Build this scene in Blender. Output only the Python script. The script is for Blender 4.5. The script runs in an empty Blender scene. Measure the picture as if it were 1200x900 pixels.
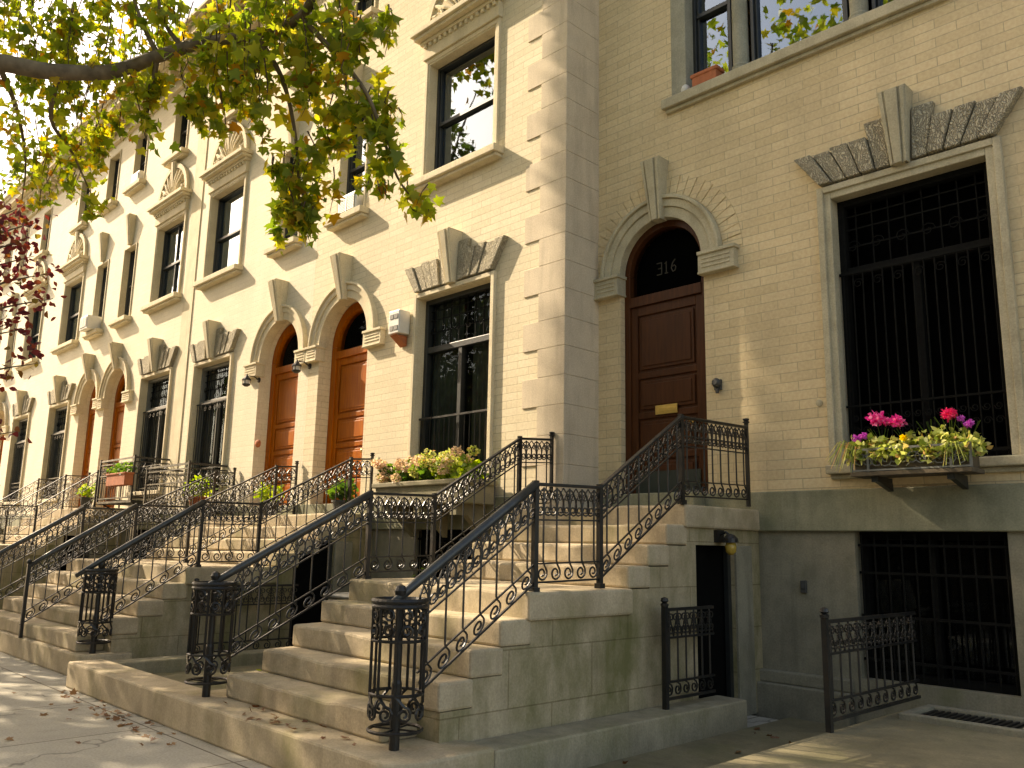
import bpy, bmesh, math, random
import numpy as np
from mathutils import Vector, Matrix
from math import sin, cos, pi, radians, sqrt, atan2

SC = bpy.context.scene
COL = SC.collection
rnd = random.Random(7)
NP = np.random.default_rng(11)

# ------------------------------------------------------------------ camera calibration (also used to place the branches)
CR = np.array([0.69859626, 0.71524167, 0.01981443])
CU = np.array([0.11978843, -0.1442126, 0.98226954])
CF = np.array([-0.7054176, 0.68383629, 0.18642406])
CAM = np.array([0.0, 0.0, 1.6])
FPX = 1002.95
SUN = np.array([3.1, 1.0, -2.3]); SUN = SUN / np.linalg.norm(SUN)     # direction the light travels

def at(u, v, d):
    r = CF + (u - 600) / FPX * CR - (v - 450) / FPX * CU
    return CAM + r / np.linalg.norm(r) * d

def pix(P):
    d = np.asarray(P, float) - CAM
    w = d @ CF
    if w < 0.05: return (-9999, -9999)
    return (600 + FPX * (d @ CR) / w, 450 - FPX * (d @ CU) / w)

# ------------------------------------------------------------------ mesh helper
class MB:
    def __init__(s): s.v = []; s.f = []; s.m = []; s.cur = 0
    def add(s, vs, fs):
        b = len(s.v); s.v += [tuple(map(float, p)) for p in vs]
        for f in fs: s.f.append([b + i for i in f]); s.m.append(s.cur)
        return s
    def box(s, x0, x1, y0, y1, z0, z1):
        return s.add([(x0,y0,z0),(x1,y0,z0),(x1,y1,z0),(x0,y1,z0),(x0,y0,z1),(x1,y0,z1),(x1,y1,z1),(x0,y1,z1)],
                     [(0,3,2,1),(4,5,6,7),(0,1,5,4),(1,2,6,5),(2,3,7,6),(3,0,4,7)])
    def prism(s, poly, y0, y1):
        """poly: list of (x,z); extruded along y"""
        n = len(poly)
        vs = [(x, y0, z) for x, z in poly] + [(x, y1, z) for x, z in poly]
        fs = [tuple(range(n)), tuple(range(2*n-1, n-1, -1))] + [(i, i+n, (i+1) % n + n, (i+1) % n) for i in range(n)]
        return s.add(vs, fs)
    def prism_x(s, poly, x0, x1):
        """poly: list of (y,z); extruded along x"""
        n = len(poly)
        vs = [(x0, y, z) for y, z in poly] + [(x1, y, z) for y, z in poly]
        fs = [tuple(range(n)), tuple(range(2*n-1, n-1, -1))] + [(i, i+n, (i+1) % n + n, (i+1) % n) for i in range(n)]
        return s.add(vs, fs)
    def tube(s, pts, r, n=6, cap=True):
        pts = [np.asarray(p, float) for p in pts]
        N = len(pts); rs = r if hasattr(r, '__len__') else [r] * N
        ref = None; vs = []
        for i, p in enumerate(pts):
            t = pts[min(i+1, N-1)] - pts[max(i-1, 0)]
            L = np.linalg.norm(t)
            t = t / L if L > 1e-9 else np.array([0, 0, 1.0])
            if ref is None:
                a = np.array([1., 0, 0]) if abs(t[0]) < .8 else np.array([0, 1., 0])
                ref = np.cross(t, a)
            else:
                ref = ref - t * (ref @ t)
            ref /= max(np.linalg.norm(ref), 1e-9)
            b = np.cross(t, ref)
            for k in range(n):
                a = 2*pi*(k+.5)/n
                vs.append(p + rs[i] * (cos(a) * ref + sin(a) * b))
        fs = []
        for i in range(N-1):
            for k in range(n):
                fs.append((i*n+k, i*n+(k+1) % n, (i+1)*n+(k+1) % n, (i+1)*n+k))
        if cap:
            fs.append(tuple(range(n-1, -1, -1))); fs.append(tuple((N-1)*n+k for k in range(n)))
        return s.add(vs, fs)
    def lathe(s, c, prof, n=16, ax='z'):
        """prof list of (r,h)"""
        vs = []
        for r, h in prof:
            for k in range(n):
                a = 2*pi*k/n
                if ax == 'z': vs.append((c[0]+r*cos(a), c[1]+r*sin(a), c[2]+h))
                else: vs.append((c[0]+r*cos(a), c[1]+h, c[2]+r*sin(a)))
        fs = []
        for i in range(len(prof)-1):
            for k in range(n):
                fs.append((i*n+k, i*n+(k+1) % n, (i+1)*n+(k+1) % n, (i+1)*n+k))
        fs.append(tuple(range(n-1, -1, -1))); m = (len(prof)-1)*n; fs.append(tuple(m+k for k in range(n)))
        return s.add(vs, fs)
    def ball(s, c, r, n=10, sx=1, sy=1, sz=1):
        prof = [(max(1e-4, sin(pi*i/6)), -cos(pi*i/6)) for i in range(7)]
        vs = []
        for q, h in prof:
            for k in range(n):
                a = 2*pi*k/n
                vs.append((c[0]+r*sx*q*cos(a), c[1]+r*sy*q*sin(a), c[2]+r*sz*h))
        fs = []
        for i in range(6):
            for k in range(n): fs.append((i*n+k, i*n+(k+1) % n, (i+1)*n+(k+1) % n, (i+1)*n+k))
        return s.add(vs, fs)
    def ring(s, c, R, r, n=24, m=5):
        pts = [(c[0]+R*cos(2*pi*i/n), c[1]+R*sin(2*pi*i/n), c[2]) for i in range(n+1)]
        return s.tube(pts, r, m, cap=False)
    def build(s, name, mats, parent=None, loc=None, bevel=0, smooth=False, **props):
        me = bpy.data.meshes.new(name)
        off = np.zeros(3)
        if parent is not None: off = np.array(wloc(parent))
        if loc is not None: off = np.array(loc, float)
        vs = (np.array(s.v) - off) if s.v else np.zeros((0, 3))
        me.from_pydata(vs.tolist(), [], s.f)
        if not isinstance(mats, (list, tuple)): mats = [mats]
        for m in mats: me.materials.append(m)
        if len(mats) > 1: me.polygons.foreach_set('material_index', s.m)
        if smooth: me.polygons.foreach_set('use_smooth', [True]*len(me.polygons))
        me.update()
        o = bpy.data.objects.new(name, me); COL.objects.link(o)
        if parent is not None:
            o.parent = parent; WL[o.name] = tuple(off)
            if loc is not None: o.location = off - np.array(wloc(parent))
        elif loc is not None: o.location = off; WL[o.name] = tuple(off)
        else: WL[o.name] = (0, 0, 0)
        if bevel:
            b = o.modifiers.new('bevel', 'BEVEL'); b.width = bevel; b.segments = 2; b.limit_method = 'ANGLE'; b.angle_limit = radians(40)
        for k, v in props.items(): o[k] = v
        return o
WL = {}
def wloc(o): return WL.get(o.name, (0, 0, 0))

def thing(name, label, cat, loc=(0, 0, 0), group=None):
    o = bpy.data.objects.new(name, None); COL.objects.link(o)
    o.location = loc; o.empty_display_size = .2
    o['label'] = label; o['category'] = cat
    if group: o['group'] = group
    WL[o.name] = tuple(loc)
    return o
def tag(o, label, cat, group=None):
    o['label'] = label; o['category'] = cat
    if group: o['group'] = group
    return o
def copy_tree(o, parent=None):
    c = o.copy(); COL.objects.link(c)
    c.parent = parent
    for ch in list(o.children): copy_tree(ch, c)
    return c

# ------------------------------------------------------------------ materials
def new_mat(name):
    m = bpy.data.materials.new(name); m.use_nodes = True
    nt = m.node_tree; b = nt.nodes['Principled BSDF']
    return m, nt, b
def N(nt, t, **kw):
    n = nt.nodes.new(t)
    for k, v in kw.items():
        if k in n.inputs: n.inputs[k].default_value = v
        else: setattr(n, k, v)
    return n
def L(nt, a, b): nt.links.new(a, b)
def coords(nt, scale=(1, 1, 1)):
    tc = N(nt, 'ShaderNodeTexCoord'); mp = N(nt, 'ShaderNodeMapping'); mp.inputs['Scale'].default_value = scale
    L(nt, tc.outputs['Object'], mp.inputs['Vector']); return mp.outputs['Vector']
def noise(nt, vec, scale, detail=4, rough=.55):
    n = N(nt, 'ShaderNodeTexNoise'); n.inputs['Scale'].default_value = scale
    n.inputs['Detail'].default_value = detail; n.inputs['Roughness'].default_value = rough
    L(nt, vec, n.inputs['Vector']); return n.outputs['Fac']
def ramp(nt, fac, stops):
    r = N(nt, 'ShaderNodeValToRGB'); e = r.color_ramp.elements
    while len(e) < len(stops): e.new(.5)
    for el, (p, c) in zip(e, stops):
        el.position = p; el.color = (*c, 1) if len(c) == 3 else c
    L(nt, fac, r.inputs['Fac']); return r.outputs['Color']
def mix(nt, fac, a, b, mode='MIX'):
    m = N(nt, 'ShaderNodeMix'); m.data_type = 'RGBA'; m.blend_type = mode
    for sock, v in ((m.inputs[0], fac), (m.inputs[6], a), (m.inputs[7], b)):
        if hasattr(v, 'links'): L(nt, v, sock)
        elif isinstance(v, (int, float)): sock.default_value = v
        else: sock.default_value = (*v, 1)
    return m.outputs[2]
def bump(nt, b, h, strength=.3, dist=.01):
    n = N(nt, 'ShaderNodeBump'); n.inputs['Strength'].default_value = strength; n.inputs['Distance'].default_value = dist
    L(nt, h, n.inputs['Height']); L(nt, n.outputs['Normal'], b.inputs['Normal'])

def mat_brick(name, c1, c2, mortar, stain):
    m, nt, b = new_mat(name)
    tc = N(nt, 'ShaderNodeTexCoord'); sx = N(nt, 'ShaderNodeSeparateXYZ'); L(nt, tc.outputs['Object'], sx.inputs[0])
    ad = N(nt, 'ShaderNodeMath', operation='ADD'); L(nt, sx.outputs['X'], ad.inputs[0]); L(nt, sx.outputs['Y'], ad.inputs[1])
    cb = N(nt, 'ShaderNodeCombineXYZ'); L(nt, ad.outputs[0], cb.inputs[0]); L(nt, sx.outputs['Z'], cb.inputs[1])
    vec = cb.outputs[0]
    # wobble the courses a little
    nz = N(nt, 'ShaderNodeTexNoise'); nz.inputs['Scale'].default_value = 1.3; L(nt, vec, nz.inputs['Vector'])
    sub = N(nt, 'ShaderNodeVectorMath', operation='SUBTRACT'); L(nt, nz.outputs['Color'], sub.inputs[0]); sub.inputs[1].default_value = (.5, .5, .5)
    scl = N(nt, 'ShaderNodeVectorMath', operation='SCALE'); L(nt, sub.outputs[0], scl.inputs[0]); scl.inputs['Scale'].default_value = .012
    av = N(nt, 'ShaderNodeVectorMath', operation='ADD'); L(nt, vec, av.inputs[0]); L(nt, scl.outputs[0], av.inputs[1])
    br = N(nt, 'ShaderNodeTexBrick'); L(nt, av.outputs[0], br.inputs['Vector'])
    br.inputs['Scale'].default_value = 1; br.inputs['Brick Width'].default_value = .40; br.inputs['Row Height'].default_value = .102
    br.inputs['Mortar Size'].default_value = .0055; br.inputs['Mortar Smooth'].default_value = .4; br.inputs['Bias'].default_value = -.1
    br.offset = .5; br.squash = 1.0
    br.inputs['Color1'].default_value = (*c1, 1); br.inputs['Color2'].default_value = (*c2, 1); br.inputs['Mortar'].default_value = (*mortar, 1)
    # weathering
    n1 = noise(nt, coords(nt, (.6, .6, .25)), 2.2, 5)
    n2 = noise(nt, coords(nt), 28, 3)
    col = mix(nt, ramp(nt, n1, [(.40, (0, 0, 0)), (.72, (.75, .75, .75))]), br.outputs['Color'], stain)
    col = mix(nt, .35, col, ramp(nt, n2, [(.3, (.35, .35, .35)), (.7, (.68, .68, .68))]), 'OVERLAY')
    L(nt, col, b.inputs['Base Color']); b.inputs['Roughness'].default_value = .85
    inv = N(nt, 'ShaderNodeMath', operation='SUBTRACT'); inv.inputs[0].default_value = 1; L(nt, br.outputs['Fac'], inv.inputs[1])
    h = N(nt, 'ShaderNodeMath', operation='MULTIPLY_ADD'); L(nt, n2, h.inputs[0]); h.inputs[1].default_value = .35; L(nt, inv.outputs[0], h.inputs[2])
    bump(nt, b, h.outputs[0], .42, .006)
    return m

def mat_stone(name, base, dark, moss=None, moss_amt=.5, bumps=.35, scale=3, joints=None):
    m, nt, b = new_mat(name)
    v = coords(nt)
    n1 = noise(nt, v, scale, 6, .6)
    n2 = noise(nt, coords(nt, (3, 3, .35)), 2.5, 4)           # run-off streaks
    n3 = noise(nt, v, 60, 3)
    col = ramp(nt, n1, [(.28, dark), (.62, base)])
    col = mix(nt, ramp(nt, n2, [(.5, (0, 0, 0)), (.8, (.5, .5, .5))]), col, tuple(x*.62 for x in dark))
    col = mix(nt, .4, col, ramp(nt, n3, [(.3, (.33, .33, .33)), (.7, (.68, .68, .68))]), 'OVERLAY')
    if moss:
        nm = noise(nt, coords(nt, (1, 1, .5)), 1.5, 8, .7)
        col = mix(nt, ramp(nt, nm, [(.62 - moss_amt*.3, (0, 0, 0)), (.86 - moss_amt*.3, (.85, .85, .85))]), col, moss)
    h = N(nt, 'ShaderNodeMath', operation='MULTIPLY_ADD'); L(nt, n3, h.inputs[0]); h.inputs[1].default_value = .4; L(nt, n1, h.inputs[2])
    hh = h.outputs[0]
    if joints:
        tc = N(nt, 'ShaderNodeTexCoord'); sx = N(nt, 'ShaderNodeSeparateXYZ'); L(nt, tc.outputs['Object'], sx.inputs[0])
        ad = N(nt, 'ShaderNodeMath', operation='ADD'); L(nt, sx.outputs['X'], ad.inputs[0]); L(nt, sx.outputs['Y'], ad.inputs[1])
        cb = N(nt, 'ShaderNodeCombineXYZ'); L(nt, ad.outputs[0], cb.inputs[0]); L(nt, sx.outputs['Z'], cb.inputs[1])
        br = N(nt, 'ShaderNodeTexBrick'); L(nt, cb.outputs[0], br.inputs['Vector'])
        br.inputs['Scale'].default_value = 1; br.inputs['Brick Width'].default_value = joints[0]; br.inputs['Row Height'].default_value = joints[1]
        br.inputs['Mortar Size'].default_value = .006; br.inputs['Mortar Smooth'].default_value = .2
        br.inputs['Color1'].default_value = (1, 1, 1, 1); br.inputs['Color2'].default_value = (.92, .92, .9, 1); br.inputs['Mortar'].default_value = (.66, .63, .56, 1)
        col = mix(nt, 1.0, col, br.outputs['Color'], 'MULTIPLY')
        s2 = N(nt, 'ShaderNodeMath', operation='MULTIPLY_ADD'); L(nt, br.outputs['Fac'], s2.inputs[0]); s2.inputs[1].default_value = -1.2; L(nt, hh, s2.inputs[2]); hh = s2.outputs[0]
    L(nt, col, b.inputs['Base Color']); b.inputs['Roughness'].default_value = .88
    bump(nt, b, hh, bumps, .012)
    return m

def mat_walk(name, base, dark):
    m, nt, b = new_mat(name); v = coords(nt)
    n1 = noise(nt, v, 1.1, 6, .6); n3 = noise(nt, v, 55, 3); n4 = noise(nt, coords(nt, (1, 1, 1)), 4.5, 5, .7)
    col = ramp(nt, n1, [(.3, dark), (.65, base)])
    col = mix(nt, ramp(nt, n4, [(.55, (0, 0, 0)), (.75, (.45, .45, .45))]), col, tuple(x*.6 for x in dark))
    col = mix(nt, .45, col, ramp(nt, n3, [(.3, (.33, .33, .33)), (.7, (.68, .68, .68))]), 'OVERLAY')
    vo = N(nt, 'ShaderNodeTexVoronoi'); vo.inputs['Scale'].default_value = 1.7; L(nt, v, vo.inputs['Vector'])
    col = mix(nt, ramp(nt, vo.outputs['Distance'], [(.035, (.7, .7, .7)), (.05, (0, 0, 0))]), col, tuple(x*.42 for x in dark))     # trodden gum
    wob = N(nt, 'ShaderNodeTexNoise'); wob.inputs['Scale'].default_value = 2.5; L(nt, v, wob.inputs['Vector'])
    av = N(nt, 'ShaderNodeVectorMath', operation='MULTIPLY_ADD'); L(nt, wob.outputs['Color'], av.inputs[0]); av.inputs[1].default_value = (.9, .9, 0); L(nt, v, av.inputs[2])
    cr = N(nt, 'ShaderNodeTexVoronoi'); cr.feature = 'DISTANCE_TO_EDGE'; cr.inputs['Scale'].default_value = .45; L(nt, av.outputs[0], cr.inputs['Vector'])
    crk = ramp(nt, cr.outputs['Distance'], [(.002, (.75, .75, .75)), (.006, (0, 0, 0))])
    col = mix(nt, crk, col, tuple(x*.3 for x in dark))
    br = N(nt, 'ShaderNodeTexBrick'); L(nt, v, br.inputs['Vector'])
    br.inputs['Scale'].default_value = 1; br.inputs['Brick Width'].default_value = 1.55; br.inputs['Row Height'].default_value = 1.62; br.offset = 0
    br.inputs['Mortar Size'].default_value = .009; br.inputs['Mortar Smooth'].default_value = .25
    br.inputs['Color1'].default_value = (1, 1, 1, 1); br.inputs['Color2'].default_value = (.9, .9, .89, 1); br.inputs['Mortar'].default_value = (.30, .27, .22, 1)
    col = mix(nt, 1.0, col, br.outputs['Color'], 'MULTIPLY')
    L(nt, col, b.inputs['Base Color']); b.inputs['Roughness'].default_value = .9
    h = N(nt, 'ShaderNodeMath', operation='MULTIPLY_ADD'); L(nt, br.outputs['Fac'], h.inputs[0]); h.inputs[1].default_value = -2; L(nt, n3, h.inputs[2])
    bump(nt, b, h.outputs[0], .3, .008)
    return m

def mat_carved(name, base, dark):
    """vermiculated stone: worm-track relief"""
    m, nt, b = new_mat(name)
    v = coords(nt)
    vo = N(nt, 'ShaderNodeTexVoronoi'); vo.feature = 'DISTANCE_TO_EDGE'; vo.inputs['Scale'].default_value = 46
    mp = N(nt, 'ShaderNodeMapping'); mp.inputs['Scale'].default_value = (1, 1, .45); L(nt, v, mp.inputs['Vector'])
    nz = N(nt, 'ShaderNodeTexNoise'); nz.inputs['Scale'].default_value = 9; L(nt, v, nz.inputs['Vector'])
    mm = N(nt, 'ShaderNodeVectorMath', operation='MULTIPLY_ADD'); L(nt, nz.outputs['Color'], mm.inputs[0]); mm.inputs[1].default_value = (.12, .12, .12); L(nt, mp.outputs[0], mm.inputs[2])
    L(nt, mm.outputs[0], vo.inputs['Vector'])
    col = ramp(nt, vo.outputs['Distance'], [(.02, dark), (.16, base)])
    col = mix(nt, .35, col, ramp(nt, noise(nt, v, 5, 5), [(.3, (.3, .3, .3)), (.7, (.65, .65, .65))]), 'OVERLAY')
    L(nt, col, b.inputs['Base Color']); b.inputs['Roughness'].default_value = .9
    bump(nt, b, ramp(nt, vo.outputs['Distance'], [(0, (0, 0, 0)), (.2, (1, 1, 1))]), .9, .02)
    return m

def mat_plain(name, col, rough=.5, metal=0, var=.25, scale=12, bumps=0, spec=.5, coat=0):
    m, nt, b = new_mat(name)
    v = coords(nt); n = noise(nt, v, scale, 4)
    c = ramp(nt, n, [(.25, tuple(x*(1-var) for x in col)), (.75, tuple(min(1, x*(1+var)) for x in col))])
    L(nt, c, b.inputs['Base Color']); b.inputs['Roughness'].default_value = rough; b.inputs['Metallic'].default_value = metal
    b.inputs['Specular IOR Level'].default_value = spec
    b.inputs['Coat Weight'].default_value = coat
    if bumps: bump(nt, b, n, bumps, .01)
    return m

def mat_wood(name, c1, c2, rough=.32):
    m, nt, b = new_mat(name)
    n = noise(nt, coords(nt, (14, 14, 1.1)), 2.2, 6, .6)
    n2 = noise(nt, coords(nt, (1, 1, .5)), 2.0, 3)
    c = ramp(nt, n, [(.3, c1), (.7, c2)])
    c = mix(nt, .35, c, ramp(nt, n2, [(.3, (.3, .3, .3)), (.7, (.7, .7, .7))]), 'OVERLAY')
    L(nt, c, b.inputs['Base Color']); b.inputs['Roughness'].default_value = rough+.1; b.inputs['Specular IOR Level'].default_value = .14; b.inputs['Coat Weight'].default_value = .02; b.inputs['Coat Roughness'].default_value = .25
    bump(nt, b, n, .08, .004)
    return m

def mat_iron(name):
    m, nt, b = new_mat(name)
    v = coords(nt); n = noise(nt, v, 9, 6, .65); n2 = noise(nt, v, 90, 2)
    c = ramp(nt, n, [(.45, (.017, .017, .016)), (.62, (.03, .024, .018)), (.78, (.075, .042, .022))])
    L(nt, c, b.inputs['Base Color']); b.inputs['Metallic'].default_value = .25
    L(nt, ramp(nt, n, [(.4, (.34, .34, .34)), (.75, (.62, .62, .62))]), b.inputs['Roughness'])
    bump(nt, b, n2, .25, .003)
    return m

def mat_leaf(name, stops, trans=.5):
    m = bpy.data.materials.new(name); m.use_nodes = True
    nt = m.node_tree; nt.nodes.clear()
    out = N(nt, 'ShaderNodeOutputMaterial')
    g = N(nt, 'ShaderNodeNewGeometry')
    c = ramp(nt, g.outputs['Random Per Island'], stops)
    d = N(nt, 'ShaderNodeBsdfPrincipled'); d.inputs['Roughness'].default_value = .5; d.inputs['Specular IOR Level'].default_value = .35
    t = N(nt, 'ShaderNodeBsdfTranslucent')
    L(nt, c, d.inputs['Base Color'])
    hs = N(nt, 'ShaderNodeHueSaturation'); hs.inputs['Value'].default_value = 2.55; hs.inputs['Saturation'].default_value = 1.1; L(nt, c, hs.inputs['Color'])
    L(nt, hs.outputs[0], t.inputs['Color'])
    mx = N(nt, 'ShaderNodeMixShader'); mx.inputs[0].default_value = trans
    L(nt, d.outputs[0], mx.inputs[1]); L(nt, t.outputs[0], mx.inputs[2]); L(nt, mx.outputs[0], out.inputs['Surface'])
    return m

def mat_glass(name, refl, tint=(.012, .014, .013), grime=.02):
    """window pane: black panel behind for the dark room, mirror-like front by viewing angle"""
    m = bpy.data.materials.new(name); m.use_nodes = True
    nt = m.node_tree; nt.nodes.clear()
    out = N(nt, 'ShaderNodeOutputMaterial')
    d = N(nt, 'ShaderNodeBsdfTransparent'); d.inputs['Color'].default_value = (*[min(1, .62 + 8*t_) for t_ in tint], 1)
    gl = N(nt, 'ShaderNodeBsdfGlossy'); gl.inputs['Roughness'].default_value = .015; gl.inputs['Color'].default_value = (.74, .88, 1, 1)  # sky blue put into the reflection colour
    nb = N(nt, 'ShaderNodeBump'); nb.inputs['Strength'].default_value = .06; nb.inputs['Distance'].default_value = .02
    L(nt, noise(nt, coords(nt), 2.2, 1), nb.inputs['Height']); L(nt, nb.outputs[0], gl.inputs['Normal'])
    fr = N(nt, 'ShaderNodeFresnel'); fr.inputs['IOR'].default_value = 1.5
    mul = N(nt, 'ShaderNodeMath', operation='MULTIPLY_ADD'); L(nt, fr.outputs[0], mul.inputs[0]); mul.inputs[1].default_value = 1.2 if refl > 0 else .45; mul.inputs[2].default_value = refl
    mul.use_clamp = True
    mx = N(nt, 'ShaderNodeMixShader'); L(nt, mul.outputs[0], mx.inputs[0]); L(nt, d.outputs[0], mx.inputs[1]); L(nt, gl.outputs[0], mx.inputs[2])
    L(nt, mx.outputs[0], out.inputs['Surface'])
    return m

M = {}
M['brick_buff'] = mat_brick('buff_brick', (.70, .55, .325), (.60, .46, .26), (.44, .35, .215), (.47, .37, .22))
M['brick_cream'] = mat_brick('cream_brick', (.71, .605, .415), (.62, .52, .34), (.46, .38, .25), (.58, .49, .33))
M['brick_pale'] = mat_brick('pale_cream_brick', (.72, .635, .47), (.68, .595, .43), (.60, .52, .37), (.60, .525, .38))
M['limestone'] = mat_stone('limestone', (.60, .50, .36), (.51, .42, .30), bumps=.2)
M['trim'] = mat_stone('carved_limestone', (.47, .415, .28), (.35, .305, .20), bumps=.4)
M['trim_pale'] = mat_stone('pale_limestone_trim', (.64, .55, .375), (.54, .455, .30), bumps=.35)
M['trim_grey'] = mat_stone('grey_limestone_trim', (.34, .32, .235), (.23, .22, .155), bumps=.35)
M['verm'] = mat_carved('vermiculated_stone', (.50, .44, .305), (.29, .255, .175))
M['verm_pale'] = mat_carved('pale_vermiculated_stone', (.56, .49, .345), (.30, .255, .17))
M['base_stone'] = mat_stone('basement_stone', (.26, .235, .165), (.16, .145, .10), moss=(.13, .13, .055), moss_amt=.25, bumps=.3)
M['water_table'] = mat_stone('water_table_stone', (.27, .26, .17), (.16, .16, .10), moss=(.12, .13, .05), moss_amt=.35, bumps=.3)
M['stoop'] = mat_stone('stoop_brownstone', (.49, .395, .26), (.33, .26, .165), moss=(.19, .17, .06), moss_amt=.4, bumps=.45, scale=2.2)
M['stoop_wall'] = mat_stone('mossy_stoop_wall', (.46, .37, .24), (.31, .25, .15), moss=(.115, .112, .028), moss_amt=.66, bumps=.4, scale=2.0, joints=(.95, .42))
M['curb'] = mat_stone('areaway_curb_stone', (.34, .29, .19), (.22, .19, .12), moss=(.13, .13, .045), moss_amt=.35, bumps=.5)
M['walk'] = mat_walk('sidewalk_concrete', (.42, .385, .31), (.33, .305, .245))
M['yard'] = mat_stone('areaway_paving', (.22, .185, .105), (.13, .11, .06), moss=(.12, .12, .04), moss_amt=.35, bumps=.35, scale=1.7)
M['iron'] = mat_iron('black_wrought_iron')
M['guard'] = mat_plain('matt_black_iron', (.008, .008, .007), .85, 0, .3, 20, 0, .08)
M['steel'] = mat_plain('dark_steel_pipe', (.05, .052, .05), .38, .35, .25, 14, .1)
M['sash'] = mat_plain('dark_window_paint', (.020, .022, .020), .42, 0, .3, 8)
M['sash_grey'] = mat_plain('grey_window_paint', (.16, .16, .14), .5, 0, .2, 8)
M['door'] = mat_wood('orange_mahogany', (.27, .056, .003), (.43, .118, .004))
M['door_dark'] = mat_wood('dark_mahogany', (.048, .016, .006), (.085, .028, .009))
M['glass'] = mat_glass('window_glass', .20)
M['glass_dark'] = mat_glass('dark_window_glass', -.004)
M['black'] = mat_plain('dark_opening', (.004, .004, .0035), .95, spec=.05)  # flat black put in for unlit rooms and openings; also bin wheels
M['glass_black'] = mat_glass('low_reflection_glass', -.031, (.004, .0045, .004), .002)  # reflection cut so panes stay dark, in place of mirrored trees
M['curtain'] = mat_plain('dark_green_curtain', (.05, .062, .042), .9, 0, .4, 6)
M['net'] = mat_plain('net_curtain', (.16, .15, .125), .9, 0, .3, 6)
M['pane_sheet'] = mat_plain('pale_reflection_sheet', (.42, .39, .32), .85, 0, .12, 3)  # pale sheet added in place of sky reflected in upper panes
M['brass'] = mat_plain('brass', (.62, .42, .14), .34, 1.0, .15, 12)
M['ac'] = mat_plain('white_metal_casing', (.62, .60, .54), .45, 0, .12, 6)
M['ac_dark'] = mat_plain('louvre_shadow', (.12, .115, .10), .6, 0, .2, 30)
M['terra'] = mat_plain('terracotta', (.40, .12, .045), .8, 0, .2, 14, .2)
M['pot'] = mat_plain('dark_pot', (.05, .05, .045), .6, 0, .2, 9)
M['soil'] = mat_plain('soil', (.045, .033, .02), .95, 0, .4, 30, .6)
M['concrete_box'] = mat_stone('stone_planter', (.28, .24, .15), (.18, .155, .095), moss=(.15, .15, .06), moss_amt=.3)
M['roof'] = mat_plain('roof_tar', (.06, .058, .055), .9)
M['asphalt'] = mat_plain('asphalt', (.05, .05, .05), .9, 0, .3, 20, .3)
M['bark'] = mat_plain('bark', (.16, .12, .075), .9, 0, .45, 10, .8)
M['twig'] = mat_plain('twig', (.09, .055, .03), .85, 0, .3, 10)
M['leaf'] = mat_leaf('plane_leaves', trans=.6, stops= [(0, (.09, .135, .020)), (.4, (.18, .215, .030)), (.78, (.29, .275, .042)), (.93, (.32, .22, .035)), (1, (.26, .12, .03))])
M['leaf_green'] = mat_leaf('green_leaves', [(0, (.03, .065, .012)), (.6, (.055, .105, .016)), (1, (.09, .13, .02))])
M['leaf_shade'] = mat_leaf('street_tree_leaves', [(0, (.035, .06, .012)), (.6, (.06, .085, .014)), (1, (.11, .10, .016))], .35)
M['leaf_red'] = mat_leaf('purple_leaves', [(0, (.06, .014, .018)), (.5, (.10, .02, .022)), (.85, (.15, .035, .022)), (1, (.12, .10, .02))], .4)
M['leaf_lime'] = mat_leaf('lime_leaves', [(0, (.12, .20, .02)), (.5, (.22, .30, .03)), (1, (.36, .38, .08))], .4)
M['leaf_variegated'] = mat_leaf('variegated_leaves', [(0, (.14, .20, .04)), (.4, (.34, .38, .09)), (.75, (.52, .52, .20)), (1, (.48, .26, .10))], .35)
M['bloom_cream'] = mat_leaf('cream_hydrangea_petals', [(0, (.40, .29, .17)), (.5, (.56, .44, .28)), (1, (.60, .40, .30))], .3)
M['pink'] = mat_leaf('pink_petals', [(0, (.60, .03, .24)), (.5, (.74, .08, .34)), (1, (.84, .36, .52))], .3)
M['red'] = mat_leaf('red_petals', [(0, (.60, .02, .12)), (.6, (.75, .05, .18)), (1, (.8, .2, .3))], .3)
M['mauve'] = mat_leaf('mauve_petals', [(0, (.42, .06, .40)), (1, (.6, .16, .5))], .3)
M['yellow'] = mat_leaf('yellow_petals', [(0, (.75, .55, .02)), (1, (.85, .68, .06))], .3)
M['amber'] = mat_plain('amber_glass', (.42, .28, .05), .25, 0, .15, 8)
M['white_paint'] = mat_plain('white_number_paint', (.75, .70, .55), .6)
M['gold'] = mat_plain('gold_leaf', (.035, .03, .018), .7, .1, .15, 20)
M['dry_leaf'] = mat_leaf('fallen_leaves', [(0, (.16, .07, .03)), (.5, (.22, .12, .045)), (1, (.14, .045, .025))], .2)
M['opp_brick'] = mat_brick('opposite_brownstone', (.23, .15, .09), (.20, .125, .075), (.16, .12, .08), (.17, .11, .07))
M['bin'] = mat_plain('grey_plastic', (.22, .22, .20), .55, 0, .2, 6)

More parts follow.
